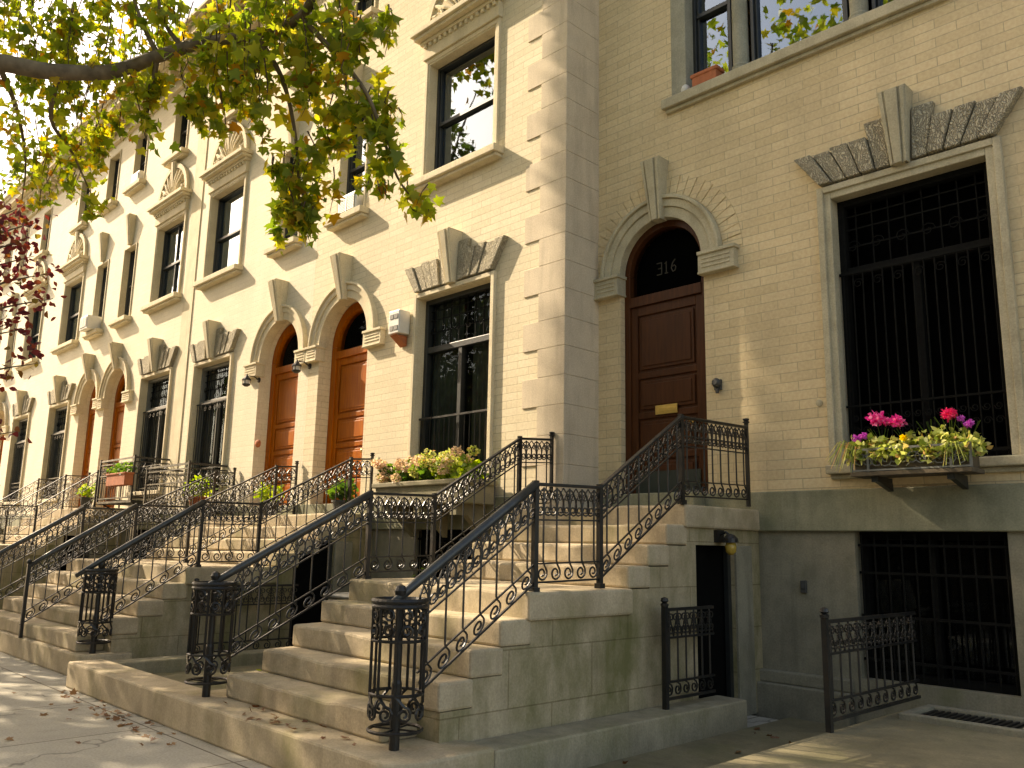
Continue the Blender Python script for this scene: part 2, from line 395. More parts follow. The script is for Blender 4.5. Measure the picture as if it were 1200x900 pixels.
# ------------------------------------------------------------------ leaf clouds
LEAF = np.array([(0,0),(.20,-.06),(.5,.06),(.36,.26),(.62,.52),(.27,.50),(.16,.66),(0,1.0),(-.16,.66),(-.27,.50),(-.62,.52),(-.36,.26),(-.5,.06),(-.20,-.06)])
SMALL = np.array([(0,0),(.28,.3),(.3,.6),(0,1.0),(-.3,.6),(-.28,.3)])
def leaf_mesh(name, pts, sizes, mat, parent=None, shape=LEAF, droop=.5, flat=None, loc=None, **props):
    pts = np.asarray(pts, float); n = len(pts); k = len(shape)
    sizes = np.broadcast_to(np.asarray(sizes, float), (n,))
    # leaf direction: drooping outwards, random; normal random around up
    a = NP.uniform(0, 2*pi, n); el = NP.normal(-droop, .55, n)
    d = np.stack([np.cos(a)*np.cos(el), np.sin(a)*np.cos(el), np.sin(el)], 1)
    r = NP.normal(0, 1, (n, 3)); 
    if flat is not None: r = r*.6 + np.array(flat)
    s = np.cross(d, r); s /= np.linalg.norm(s, axis=1)[:, None]
    nn = np.cross(s, d)
    x = shape[:, 0]; y = shape[:, 1]
    fold = NP.uniform(.0, .5, n)
    V = (pts[:, None, :] + sizes[:, None, None]*(x[None, :, None]*s[:, None, :] + y[None, :, None]*d[:, None, :]
         + (np.abs(x)[None, :, None]*fold[:, None, None] - .18*(y**2)[None, :, None])*nn[:, None, :]))
    off = np.array(wloc(parent)) if parent is not None else np.zeros(3)
    if loc is not None: off = np.array(loc, float)
    V = (V.reshape(-1, 3) - off)
    me = bpy.data.meshes.new(name)
    me.vertices.add(n*k); me.vertices.foreach_set('co', V.ravel())
    me.loops.add(n*k); me.loops.foreach_set('vertex_index', np.arange(n*k, dtype=np.int32))
    me.polygons.add(n); me.polygons.foreach_set('loop_start', np.arange(n, dtype=np.int32)*k)
    me.update(calc_edges=True); me.validate()
    me.materials.append(mat)
    o = bpy.data.objects.new(name, me); COL.objects.link(o)
    WL[o.name] = tuple(off)
    if parent is not None: o.parent = parent
    elif loc is not None: o.location = loc
    for q, v in props.items(): o[q] = v
    return o

# ------------------------------------------------------------------ architecture helpers
def facade(mb, x0, x1, z0, z1, y, ops, depth):
    xs = sorted({x0, x1, *[o[0] for o in ops], *[o[1] for o in ops]})
    zs = set([z0, z1])
    for o in ops:
        zs.add(o[2]); zs.add(o[3])
        if len(o) > 4: zs.add(o[4])
    zs = sorted(zs); xs = [x for x in xs if x0 <= x <= x1]; zs = [z for z in zs if z0 <= z <= z1]
    def inside(x, z):
        for o in ops:
            top = o[4] if len(o) > 4 else o[3]
            if o[0] < x < o[1] and o[2] < z < top: return True
        return False
    for i in range(len(xs)-1):
        for j in range(len(zs)-1):
            if not inside((xs[i]+xs[i+1])/2, (zs[j]+zs[j+1])/2):
                mb.add([(xs[i], y, zs[j]), (xs[i+1], y, zs[j]), (xs[i+1], y, zs[j+1]), (xs[i], y, zs[j+1])], [(0, 1, 2, 3)])
    for o in ops:
        a, b, c, d = o[:4]; yb = y + depth
        mb.add([(a, y, c), (a, yb, c), (a, yb, d), (a, y, d)], [(0, 1, 2, 3)])
        mb.add([(b, y, c), (b, yb, c), (b, yb, d), (b, y, d)], [(0, 1, 2, 3)])
        mb.add([(a, y, c), (b, y, c), (b, yb, c), (a, yb, c)], [(0, 1, 2, 3)])
        if len(o) > 4:      # arch: d = springing, o[4] = crown
            xc = (a+b)/2; r = (b-a)/2; n = 20; rz = o[4]-d
            arc = [(xc - r*cos(pi*i/n), d + rz*sin(pi*i/n)) for i in range(n+1)]
            for i in range(n):
                p, q = arc[i], arc[i+1]
                cx = a if i < n/2 else b
                mb.add([(p[0], y, p[1]), (q[0], y, q[1]), (cx, y, o[4])], [(0, 1, 2)])
                mb.add([(p[0], y, p[1]), (q[0], y, q[1]), (q[0], yb, q[1]), (p[0], yb, p[1])], [(0, 1, 2, 3)])
            mb.add([(xc, y, o[4]), (a, y, o[4]), (b, y, o[4])], [(0, 1, 2)])
        else:
            mb.add([(a, y, d), (b, y, d), (b, yb, d), (a, yb, d)], [(0, 1, 2, 3)])

def frame_ring(mb, x0, x1, z0, z1, w, y0, y1, bottom=True, top=True):
    mb.box(x0, x0+w, y0, y1, z0, z1); mb.box(x1-w, x1, y0, y1, z0, z1)
    if top: mb.box(x0+w, x1-w, y0, y1, z1-w, z1)
    if bottom: mb.box(x0+w, x1-w, y0, y1, z0, z0+w)

def arch_ring(mb, xc, zs, r0, r1, y0, y1, n=24, a0=0, a1=pi):
    vs = []
    for i in range(n+1):
        a = a0 + (a1-a0)*i/n
        for r, y in ((r0, y0), (r1, y0), (r1, y1), (r0, y1)):
            vs.append((xc - r*cos(a), y, zs + r*sin(a)))
    fs = []
    for i in range(n):
        for k in range(4): fs.append((i*4+k, i*4+(k+1) % 4, (i+1)*4+(k+1) % 4, (i+1)*4+k))
    fs += [(0, 1, 2, 3), (n*4+3, n*4+2, n*4+1, n*4)]
    mb.add(vs, fs)

def keystone(mb, xc, z0, z1, w0, w1, y, p0, p1):
    """tapering scroll keystone: three flutes, deeper at the top"""
    def wedge(fa, fb, extra):
        vs = []
        for (z, w, p) in ((z0, w0, p0), (z1, w1, p1)):
            for fx, pp in ((fa, 0), (fb, 0), (fb, 1), (fa, 1)):
                vs.append((xc + fx*w, y + .04 if pp == 0 else y - p - extra, z))
        mb.add(vs, [(0, 1, 2, 3), (4, 7, 6, 5), (0, 4, 5, 1), (1, 5, 6, 2), (2, 6, 7, 3), (3, 7, 4, 0)])
    wedge(-.5, -.22, 0); wedge(-.2198, .2198, .028); wedge(.22, .5, 0)
    wedge(-.46, -.30, .014); wedge(.30, .46, .014)
    # top moulding
    mb.box(xc-w1*.5, xc+w1*.5, y-p1-.006, y+.03, z1, z1+.012)

def lintel(mb, xc, w_bot, w_top, z0, z1, y, p, kb, kt):
    """gauged flat arch of splayed voussoirs, stepping up beside the key"""
    n = 5
    for sgn in (-1, 1):
        for i in range(n):
            g = .006
            xb0 = kb/2 + (w_bot/2 - kb/2)*i/n + g; xb1 = kb/2 + (w_bot/2 - kb/2)*(i+1)/n - g
            xt0 = kt/2 + (w_top/2 - kt/2)*i/n + g; xt1 = kt/2 + (w_top/2 - kt/2)*(i+1)/n - g
            top = z1 + (.17 if i == 0 else 0) + .012*((i*7) % 3)
            ext = (top-z0)/(z1-z0)
            poly = [(xc+sgn*xb0, z0), (xc+sgn*xb1, z0), (xc+sgn*(xb1+(xt1-xb1)*ext), top), (xc+sgn*(xb0+(xt0-xb0)*ext), top)]
            mb.prism(poly, y-p-.012*((i*5) % 3), y+.05)
    return mb

def spiral(c, r0, r1, a0, turns, n=14):
    return [(c[0] + (r0+(r1-r0)*i/n)*cos(a0+turns*2*pi*i/n), c[1] + (r0+(r1-r0)*i/n)*sin(a0+turns*2*pi*i/n)) for i in range(n+1)]

# ------------------------------------------------------------------ windows and doors
def curtain(mb, x0, x1, z0, z1, y, amp, waves):
    n = max(2, int(waves*6)); ph = rnd.uniform(0, 6)
    vs = []
    for i in range(n+1):
        x = x0+(x1-x0)*i/n; yy = y + amp*sin(ph+2*pi*waves*i/n) + amp*.4*sin(ph*2+2*pi*waves*.37*i/n)
        vs += [(x, yy, z0), (x, y+(yy-y)*.7, z1)]
    mb.add(vs, [(2*i, 2*i+2, 2*i+3, 2*i+1) for i in range(n)])

def sash_window(house, x0, x1, z0, z1, y, mat_s, glass, meet=.5, split=1, stone=None, sill=None, pane_sheet=None):
    fr = MB(); w = .045
    frame_ring(fr, x0, x1, z0, z1, w, y+.13, y+.26)
    zm = z0 + (z1-z0)*meet
    fr.box(x0+w, x1-w, y+.15, y+.24, zm-.03, zm+.03)
    # sash stiles
    for a in (x0+w, x1-w-.03): fr.box(a, a+.03, y+.17, y+.235, z0+w, zm-.03); fr.box(a, a+.03, y+.16, y+.235, zm+.03, z1-w)
    fr.box(x0+w+.03, x1-w-.03, y+.17, y+.235, z0+w, z0+w+.05)
    for k in range(1, split):
        xm = x0 + (x1-x0)*k/split; fr.box(xm-.018, xm+.018, y+.165, y+.23, z0+w, z1-w)
    win = fr.build('window', mat_s, house, bevel=.006)
    for (za, zb, dy) in ((z0+w+.05, zm-.03, .215), (zm+.03, z1-w, .20)):
        g = MB(); t = NP.uniform(-.006, .006, 2)
        a, b = x0+w+.03, x1-w-.03
        g.add([(a, y+dy+t[0], za), (b, y+dy, za), (b, y+dy+t[1], zb), (a, y+dy, zb)], [(0, 1, 2, 3)])
        g.build('pane', glass, win)
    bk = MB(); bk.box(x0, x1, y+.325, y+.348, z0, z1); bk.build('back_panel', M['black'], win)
    if pane_sheet:
        c = MB(); curtain(c, x0+w+.01, x1-w-.01, z0+(z1-z0)*pane_sheet[0], z1-w, y+.285, *pane_sheet[1:3]); c.build('pane_sheet', pane_sheet[3], win, smooth=True)  # net curtain, or pale sheet standing in for mirrored sky
    return win

def make_sill(house, x0, x1, z0, z1, y, p, mat):
    m = MB(); m.box(x0, x1, y-p, y+.12, z0+.05, z1); m.box(x0+.03, x1-.03, y-p+.05, y+.12, z0, z0+.05)
    return m.build('window_sill', mat, house, bevel=.012)

def panelled_door(house, x0, x1, z0, zt, spring, crown, y, mat, leaves=2, number=None, slot=None, tmat=None):
    """door leaf with raised panels, wooden frame and half-round transom"""
    xc = (x0+x1)/2; r = (x1-x0)/2
    d = MB()
    fw = .085 if r < .63 else .15
    d.box(x0, x0+fw, y-.03, y+.12, z0, spring); d.box(x1-fw, x1, y-.03, y+.12, z0, spring)
    d.box(x0+fw, x1-fw, y-.04, y+.10, zt, zt+.13)
    arch_ring(d, xc, spring, r-fw, r, y-.03, y+.12)
    door = d.build('door', mat, house, bevel=.006)
    lf = MB(); a, b = x0+fw, x1-fw
    lf.box(a, b, y+.02, y+.07, z0, zt)
    cols = [(a, b)] if leaves == 1 else [(a, xc-.004), (xc+.004, b)]
    rows = [(z0+.12, z0+.62), (z0+.70, z0+1.12), (z0+1.20, z0+1.62), (z0+1.70, zt-.12)] if leaves == 1 else [(z0+.12, z0+.85), (z0+.97, z0+1.25), (z0+1.37, zt-.12)]
    for (ca, cb) in cols:
        st = .10 if leaves == 1 else .07
        lf.box(ca, ca+st, y-.005, y+.02, z0, zt); lf.box(cb-st, cb, y-.005, y+.02, z0, zt)
        prev = z0
        for (ra, rb) in rows:
            lf.box(ca+st, cb-st, y-.005, y+.02, prev, ra); prev = rb
            lf.box(ca+st+.035, cb-st-.035, y-.002, y+.02, ra+.035, rb-.035)
            lf.box(ca+st+.075, cb-st-.075, y-.014, y-.002, ra+.075, rb-.075)
        lf.box(ca+st, cb-st, y-.005, y+.02, prev, zt)
    leaf = lf.build('door_leaf', mat, house, bevel=.006); leaf.parent = door
    g = MB(); n = 16
    arc = [(xc - (r-fw)*cos(pi*i/n), spring + (r-fw)*sin(pi*i/n)) for i in range(n+1)]
    poly = [(x0+fw, zt+.13)] + arc + [(x1-fw, zt+.13)]
    g.add([(px, y+.05, pz) for px, pz in poly], [tuple(range(len(poly)-1, -1, -1))])
    gl = g.build('transom_pane', M['glass_black'], house); gl.parent = door
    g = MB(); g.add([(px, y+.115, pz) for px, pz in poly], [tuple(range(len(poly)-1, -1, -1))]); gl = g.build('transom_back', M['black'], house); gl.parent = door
    kb = MB(); kx = (b-.14) if leaves == 1 else xc+.06
    kb.lathe((kx, y-.075, z0+1.02), [(.012, .07), (.012, .03), (.032, .02), (.036, 0), (.028, -.018), (.006, -.024)], 12, 'y')
    k = kb.build('door_knob', M['brass'], house, smooth=True); k.parent = door
    if slot:
        s = MB(); s.box(slot[0], slot[1], y-.026, y-.01, slot[2], slot[3]); s.box(slot[0]+.03, slot[1]-.03, y-.031, y-.026, slot[2]+.03, slot[3]-.03)
        q = s.build('mail_slot', M['brass'], house, bevel=.004); q.parent = door
    return door

DIG = {'3': [[(0,1),(.1,1),(.6,1),(.6,.55),(.15,.52)],[(.15,.52),(.62,.5),(.6,0),(0,0)]],
       '1': [[(.1,.82),(.3,1),(.3,0)],[(.1,0),(.5,0)]],
       '6': [[(.5,1),(.15,.7),(.02,.3),(.2,0),(.5,.08),(.58,.32),(.4,.52),(.08,.42)]]}
def digits(mb, text, x, z, h, y, r):
    for ch in text:
        for st in DIG[ch]:
            mb.tube([(x + px*h*.8, y, z + pz*h) for px, pz in st], r, 4)
        x += h*.72
    return mb

# ------------------------------------------------------------------ one row house
def make_house(name, label, x0, x1, yf, dx, wx, wall_mat, trim, verm, dz=0, detail=1, group=None, opts=()):
    H = thing(name, label, 'house', ((x0+x1)/2, yf, 0), group)
    WTb, WTt = 1.81, 2.22
    top = 13.0
    pd = .35
    # parlour door
    dr = .62 if 'dark_door' in opts else .72 if detail else .64; d_spring = (5.02 if 'dark_door' in opts else 4.93 if detail else 4.98) + dz; d_crown = d_spring + dr + .02
    ops = [(dx-dr, dx+dr, 2.05+dz, d_spring, d_crown)]
    # parlour window
    pw = .86; pz0, pz1 = 2.46+dz, (5.37 if 'triple' in opts else 5.28)+dz*.5
    ops.append((wx-pw, wx+pw, pz0, pz1))
    # second floor
    tri = 'triple' in opts
    if tri:
        cx = -4.15
        ops.append((cx-1.62, cx+1.62, 7.16, 9.35))
    else:
        ops.append((wx-.80, wx+.80, 7.12, 9.12)); ops.append((dx-.44, dx+.44, 7.12, 9.12))
    # third floor
    t0, t1 = 10.78, 12.35
    ops.append((wx-.44, wx+.44, t0, t1)); ops.append((dx-.44, dx+.44, t0, t1))
    w = MB(); facade(w, x0, x1, WTt, top, yf, ops, pd)
    # sides, back
    yb = yf + 11
    w.add([(x0, yf, 0), (x0, yb, 0), (x0, yb, top+.9), (x0, yf, top+.9)], [(0, 1, 2, 3)])
    w.add([(x1, yf, 0), (x1, yb, 0), (x1, yb, top+.9), (x1, yf, top+.9)], [(0, 1, 2, 3)])
    w.add([(x0, yb, 0), (x1, yb, 0), (x1, yb, top+.9), (x0, yb, top+.9)], [(0, 1, 2, 3)])
    w.add([(x0, yf, top), (x1, yf, top), (x1, yf, top+.9), (x0, yf, top+.9)], [(0, 1, 2, 3)])
    w.build('wall', wall_mat, H)
    # basement
    bops = [(wx-.70, wx+.65, .44, WTb)]
    b = MB(); facade(b, x0, x1, -.3, WTb, yf, bops, .3)
    b.build('basement_wall', M['base_stone'], H)
    b = MB(); b.box(min(x0, dx-1.3), dx-1.2, yf-.13, yf+.02, -.2, .30); b.build('plinth', M['base_stone'], H, bevel=.015)
    b = MB(); b.box(dx+1.14, wx-.78, yf-.13, yf+.02, -.2, .30)
    b.box(dx+1.14, wx-.78, yf-.07, yf+.02, .30, .42)
    b.build('plinth', M['base_stone'], H, bevel=.015)
    b = MB(); b.box(x0, x1, yf-.05, yf+.10, WTb, WTt); b.build('water_table', M['water_table'], H, bevel=.012)
    # basement window: dark glass behind bars
    fr = MB(); frame_ring(fr, wx-.70, wx+.65, .44, WTb-.004, .07, yf+.12, yf+.24); fr.box(wx-.045, wx-.005, yf+.13, yf+.23, .5, WTb-.07)
    bw = fr.build('window', M['guard'], H)
    g = MB(); g.add([(wx-.63, yf+.2, .5), (wx+.58, yf+.2, .5), (wx+.58, yf+.2, WTb-.07), (wx-.63, yf+.2, WTb-.07)], [(0, 1, 2, 3)]); g.build('pane', M['glass_dark'], bw)
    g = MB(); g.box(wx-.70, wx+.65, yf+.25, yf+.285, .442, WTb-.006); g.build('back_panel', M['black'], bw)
    g = MB()
    nb = 11
    for i in range(nb): xx = wx-.66+1.27*i/(nb-1); g.tube([(xx, yf+.06, .46), (xx, yf+.06, WTb-.02)], .009, 5)
    for zz in (.62, 1.02, 1.42, 1.68): g.box(wx-.69, wx+.64, yf+.052, yf+.068, zz-.012, zz+.012)
    g.build('window_guard', M['guard'], bw)
    # roof and cornice
    r = MB(); r.box(x0+.004, x1-.004, yf+.3, yb-.01, top+.35, top+.5); r.build('roof', M['roof'], H)
    c = MB()
    for (p, za, zb) in ((.10, 12.62, 12.70), (.06, 12.70, 12.95), (.18, 12.95, 13.05), (.40, 13.05, 13.14), (.56, 13.14, 13.36), (.62, 13.36, 13.45), (.68, 13.45, 13.55)):
        c.box(x0, x1-.003, yf-p, yf+.05, za, zb)
    k = int((x1-x0)/.42)
    for i in range(k): xx = x0+.21+i*(x1-x0)/k; c.box(xx-.07, xx+.07, yf-.36, yf-.06, 12.87, 13.047)
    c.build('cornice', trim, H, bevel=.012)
    # ---- door with arch
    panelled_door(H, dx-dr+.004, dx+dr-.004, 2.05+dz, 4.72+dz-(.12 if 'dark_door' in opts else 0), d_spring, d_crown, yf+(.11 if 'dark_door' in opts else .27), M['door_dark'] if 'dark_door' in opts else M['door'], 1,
                  slot=(dx-.16, dx+.16, 3.2+dz, 3.31+dz) if 'slot' in opts else None)
    if 'dark_door' in opts:
        t = MB(); t.box(dx-.62, dx+.60, yf-.26, yf+.10, 2.034, 2.235); t.build('threshold', M['water_table'], H, bevel=.015)
        t = MB(); t.box(dx-.46, dx+.46, yf+.088, yf+.104, 2.24, 2.52); t.build('kick_plate', mat_plain('green_kick_plate', (.022, .03, .02), .5), H)
    if 'number' in opts:
        g = digits(MB(), '316', dx-.16, d_spring-.04, .15, yf+.154, .008); g.build('house_number', M['gold'], H)
    a = MB(); arch_ring(a, dx, d_spring+.006, dr-.012, dr+.12, yf-.035, yf+.16); arch_ring(a, dx, d_spring+.006, dr+.12, dr+.22, yf-.06, yf+.02); arch_ring(a, dx, d_spring+.006, dr+.22, dr+.265, yf-.095, yf+.02)
    a.build('door_arch', trim, H, bevel=.008)
    if tri:
        a = MB(); nvs = 27
        for i in range(nvs):
            a0 = pi*i/nvs + .006; a1 = pi*(i+1)/nvs - .006
            arch_ring(a, dx, d_spring+.006, dr+.275, dr+.52, yf-.008-.004*(i % 2), yf+.02, 1, a0, a1)
        a.build('brick_arch', wall_mat, H)
    kz = 6.36 + dz*.5
    k = MB(); keystone(k, dx, d_crown-.06, kz, .17, .29, yf, .09, .20 if tri else .27); k.build('keystone', trim, H, bevel=.008)
    for sgn in (-1, 1):
        a = MB(); xa = dx + sgn*(dr-.02); xb = dx + sgn*(dr+.46)
        if not (x0 < xb < x1): xb = x0+.01 if sgn < 0 else x1-.01
        xa, xb = min(xa, xb), max(xa, xb)
        a.box(xa, xb, yf-.09, yf+.1, d_spring-.24, d_spring+.0)
        a.box(xa-.0, xb+.02, yf-.115, yf+.1, d_spring-.03, d_spring+.012); a.box(xa, xb+.01, yf-.105, yf+.1, d_spring-.26, d_spring-.235)
        for q in range(3): a.box(xa+.05, xb-.05, yf-.1, yf, d_spring-.19+q*.05, d_spring-.17+q*.05)
        a.build('impost', trim, H, bevel=.006)
    # ---- parlour window
    sw = .11 if tri else .05
    s = MB(); frame_ring(s, wx-pw+.002, wx+pw-.002, pz0+.002, pz1-.002, sw, yf-.03, yf+.17, bottom=False)
    frame_ring(s, wx-pw-.03, wx+pw+.03, pz0, pz1+.03, .07, yf-.055, yf+.02, bottom=False)
    s.build('window_surround', trim, H, bevel=.008)
    ix0, ix1 = wx-pw+sw, wx+pw-sw; iz1 = pz1-sw
    fr = MB(); frame_ring(fr, ix0, ix1, pz0, iz1, .07, yf+.12, yf+.25)
    ztr = pz0 + (iz1-pz0)*.72
    fr.box(ix0+.07, ix1-.07, yf+.13, yf+.24, ztr-.05, ztr+.04)
    fr.box(wx-.04, wx+.04, yf+.14, yf+.235, pz0+.07, ztr-.05)
    pwn = fr.build('window', M['sash_grey'] if 'grey_frames' in opts else M['guard'] if tri else M['sash'], H, bevel=.006)
    for (za, zb, xa, xb) in ((pz0+.07, ztr-.05, ix0+.07, wx-.04), (pz0+.07, ztr-.05, wx+.04, ix1-.07), (ztr+.04, iz1-.07, ix0+.07, ix1-.07)):
        g = MB(); g.add([(xa, yf+.2, za), (xb, yf+.203, za), (xb, yf+.2, zb), (xa, yf+.204, zb)], [(0, 1, 2, 3)])
        g.build('pane', M['glass'] if 'bright_parlour' in opts else M['glass_black'] if tri else M['glass_dark'], pwn)
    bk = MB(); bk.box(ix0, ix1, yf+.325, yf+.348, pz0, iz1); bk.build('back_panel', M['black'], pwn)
    if not tri:
        for (ca, cb_) in ((ix0+.03, wx-.12), (wx+.10, ix1-.03)):
            c = MB(); curtain(c, ca, cb_, pz0+.03, iz1-.05, yf+.285, .02, 7); c.build('curtain', M['curtain'] if 'low_guard' in opts else M['net'], pwn, smooth=True)
    # leaded transom
    g = MB()
    for i in range(1, 9): xx = ix0 + (ix1-ix0)*i/9; g.box(xx-.006, xx+.006, yf+.178, yf+.19, ztr+.04, iz1-.07)
    for q in (.33, .6, .8): zz = ztr+.04+(iz1-.07-ztr)*q; g.box(ix0+.07, ix1-.07, yf+.18, yf+.188, zz-.008, zz+.008)
    for i in range(6):
        xc_ = ix0 + (ix1-ix0)*(i+.5)/6
        g.tube([(px, yf+.176, pz) for px, pz in spiral((xc_, ztr+.04+(iz1-ztr)*.3), .075, .02, 0, 1.2, 10)], .006, 4)
    g.build('leaded_transom', M['guard'], pwn)
    # iron guard bars
    gd = MB(); nb = 15; gz = pz0 + (.95 if 'low_guard' in opts else (ztr-pz0-.04))
    for i in range(nb): xx = ix0+.05+(ix1-ix0-.1)*i/(nb-1); gd.tube([(xx, yf+.075, pz0+.02), (xx, yf+.075, gz)], .008, 5)
    for zz in (pz0+.08, gz): gd.box(ix0+.01, ix1-.01, yf+.064, yf+.088, zz-.014, zz+.014)
    if 'low_guard' not in opts:
        gd.box(ix0+.01, ix1-.01, yf+.064, yf+.088, pz0+.58, pz0+.60)
        for i in range(nb-1):
            xx = ix0+.05+(ix1-ix0-.1)*(i+.5)/(nb-1)
            gd.tube([(px, yf+.072, pz) for px, pz in spiral((xx, pz0+.34), .04, .012, 0, 1.3, 9)], .006, 4)
            gd.tube([(px, yf+.072, pz) for px, pz in spiral((xx, pz0+.47), .04, .012, pi, 1.3, 9)], .006, 4)
            if i % 2: gd.tube([(px, yf+.072, pz) for px, pz in spiral((xx, gz-.12), .055, .015, 0, 1.4, 10)], .006, 4)
    gd.build('window_guard', M['guard'] if tri else M['iron'], pwn)
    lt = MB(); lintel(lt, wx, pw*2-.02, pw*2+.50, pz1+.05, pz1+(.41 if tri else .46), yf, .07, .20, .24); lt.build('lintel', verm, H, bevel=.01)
    k = MB(); keystone(k, wx, pz1+.02, pz1+.78, .17, .28, yf, .11, .19 if tri else .26); k.build('keystone', trim, H, bevel=.008)
    make_sill(H, wx-pw-.06, wx+pw+.06, pz0-.14, pz0, yf, .09, trim)
    # ---- second floor
    if tri:
        cx = -4.15
        make_sill(H, cx-1.72, cx+1.72, 6.98, 7.16, yf, .10, trim)
        s = MB(); s.box(cx-1.62, cx-1.40, yf-.01, yf+.3, 7.16, 9.35); s.box(cx+1.40, cx+1.62, yf-.01, yf+.3, 7.16, 9.35); s.box(cx-1.40, cx+1.40, yf-.01, yf+.3, 9.2, 9.35)
        s.build('window_surround', M['trim_grey'], H, bevel=.01)
        for sx in (-.72, .72):
            c = MB(); c.box(cx+sx-.13, cx+sx+.13, yf+.02, yf+.28, 7.16, 7.22)
            c.lathe((cx+sx, yf+.15, 7.22), [(.125, 0), (.128, .03), (.108, .05), (.112, .08), (.096, .10), (.094, 1.0), (.088, 1.72), (.10, 1.76), (.125, 1.84), (.13, 1.98)], 20)
            c.build('column', M['trim_grey'], H, smooth=False)
        sash_window(H, cx-1.40, cx-.85, 7.165, 9.2, yf+.03, M['sash'], M['glass'], .55)
        sash_window(H, cx-.59, cx+.59, 7.165, 9.2, yf+.03, M['sash'], M['glass'], .98)
        sash_window(H, cx+.85, cx+1.40, 7.165, 9.2, yf+.03, M['sash'], M['glass'], .55)
    else:
        s = MB(); frame_ring(s, wx-.80+.002, wx+.80-.002, 7.12, 9.118, .045, yf-.03, yf+.15, bottom=False); frame_ring(s, wx-.86, wx+.86, 7.12, 9.17, .07, yf-.045, yf+.02, bottom=False)
        s.build('window_surround', trim, H, bevel=.008)
        sash_window(H, wx-.755, wx+.755, 7.12, 9.07, yf, M['sash'], M['glass'], .5, 2 if 'split2' in opts else 1, pane_sheet=(.62, .0, 1, M['pane_sheet']) if 'bright_parlour' in opts else None if 'low_guard' in opts else (.05, .018, 6, M['net']))
        make_sill(H, wx-.97, wx+.97, 6.96, 7.12, yf, .19, trim)
        e = MB(); e.box(wx-.88, wx+.88, yf-.08, yf+.03, 9.17, 9.42)
        for (p, za, zb, ex) in ((.13, 9.42, 9.48, .91), (.22, 9.48, 9.54, .96), (.27, 9.54, 9.62, 1.0)): e.box(wx-ex, wx+ex, yf-p, yf+.03, za, zb)
        for i in range(14): xx = wx-.80+1.6*i/13; e.box(xx-.03, xx+.03, yf-.12, yf-.06, 9.355, 9.418)
        e.build('window_entablature', trim, H, bevel=.008)
        p = MB(); n = 22
        poly = [(wx-.84, 9.62)] + [(wx - .84*cos(pi*i/n), 9.66 + .86*sin(pi*i/n)) for i in range(n+1)] + [(wx+.84, 9.62)]
        p.prism(poly, yf-.05, yf+.03)
        vs = []
        for i in range(n):      # moulded rim
            a0, a1 = pi*i/n, pi*(i+1)/n
            q = [(wx - R*cos(a), 9.66 + R*1.02*sin(a)) for a, R in ((a0, .74), (a0, .85), (a1, .85), (a1, .74))]
            p.prism(q, yf-.09, yf-.02)
        for i in range(1, 12):   # shell ribs
            a = pi*i/12
            p.tube([(wx - .14*cos(a), yf-.06, 9.68+.12*sin(a)), (wx - .42*cos(a), yf-.085, 9.68+.40*sin(a)), (wx - .72*cos(a), yf-.055, 9.68+.70*sin(a))], [.012, .03, .034], 6)
        for sg in (-1, 1):
            p.tube([(px, yf-.08, pz) for px, pz in spiral((wx+sg*.52, 9.78), .13, .03, pi/2 if sg < 0 else pi/2, 1.4*sg, 16)], .03, 6)
        p.build('carved_pediment', trim, H)
        k = MB(); keystone(k, wx, 9.95, 10.58, .15, .24, yf, .07, .12); k.build('keystone', trim, H, bevel=.008)
        # small window over the door
        s = MB(); frame_ring(s, dx-.44+.002, dx+.44-.002, 7.12, 9.118, .05, yf-.025, yf+.15, bottom=False); s.build('window_surround', trim, H, bevel=.008)
        sash_window(H, dx-.39, dx+.39, 7.12, 9.065, yf, M['sash'], M['glass'], .5)
        make_sill(H, dx-.56, dx+.56, 6.96, 7.12, yf, .19, trim)
        k = MB(); keystone(k, dx, 9.14, 9.92, .18, .27, yf, .07, .18); k.build('keystone', trim, H, bevel=.008)
    # ---- third floor
    for xx in (wx, dx):
        s = MB(); frame_ring(s, xx-.44+.002, xx+.44-.002, t0, t1-.002, .05, yf-.025, yf+.15, bottom=False); s.build('window_surround', trim, H, bevel=.008)
        sash_window(H, xx-.39, xx+.39, t0, t1-.05, yf, M['sash'], M['glass'], .5, pane_sheet=(.5, .0, 1, M['pane_sheet']) if xx == dx and not tri else None)
        make_sill(H, xx-.58, xx+.58, t0-.16, t0, yf, .19, trim)
    return H

YA, YB = 8.30, 7.66
houses = {}
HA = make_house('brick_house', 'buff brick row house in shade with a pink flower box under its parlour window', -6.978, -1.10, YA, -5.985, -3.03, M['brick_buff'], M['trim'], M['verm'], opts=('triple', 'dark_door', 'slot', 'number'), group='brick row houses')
HB = make_house('brick_house', 'sunlit cream house with stone quoins and a single black barred parlour window', -13.02, -6.98, YB, -11.97, -9.13, M['brick_cream'], M['trim_pale'], M['verm_pale'], opts=('low_guard',), group='brick row houses')
HC = make_house('brick_house', 'pale cream house with an empty iron balcony beside the farther orange door', -18.35, -13.022, YB, -14.08, -16.80, M['brick_pale'], M['trim_pale'], M['verm_pale'], opts=('grey_frames',), group='brick row houses')
HD = make_house('brick_house', 'pale cream house with a red planter on its iron balcony', -23.27, -18.352, YB, -22.28, -19.72, M['brick_pale'], M['trim_pale'], M['verm_pale'], dz=.2, opts=('split2', 'grey_frames'), group='brick row houses')
HE = make_house('brick_house', 'pale cream house next beyond the one with the red planter on its balcony', -28.50, -23.272, YB, -24.26, -26.60, M['brick_pale'], M['trim_pale'], M['verm_pale'], dz=.2, detail=0, opts=('bright_parlour', 'grey_frames'), group='brick row houses')
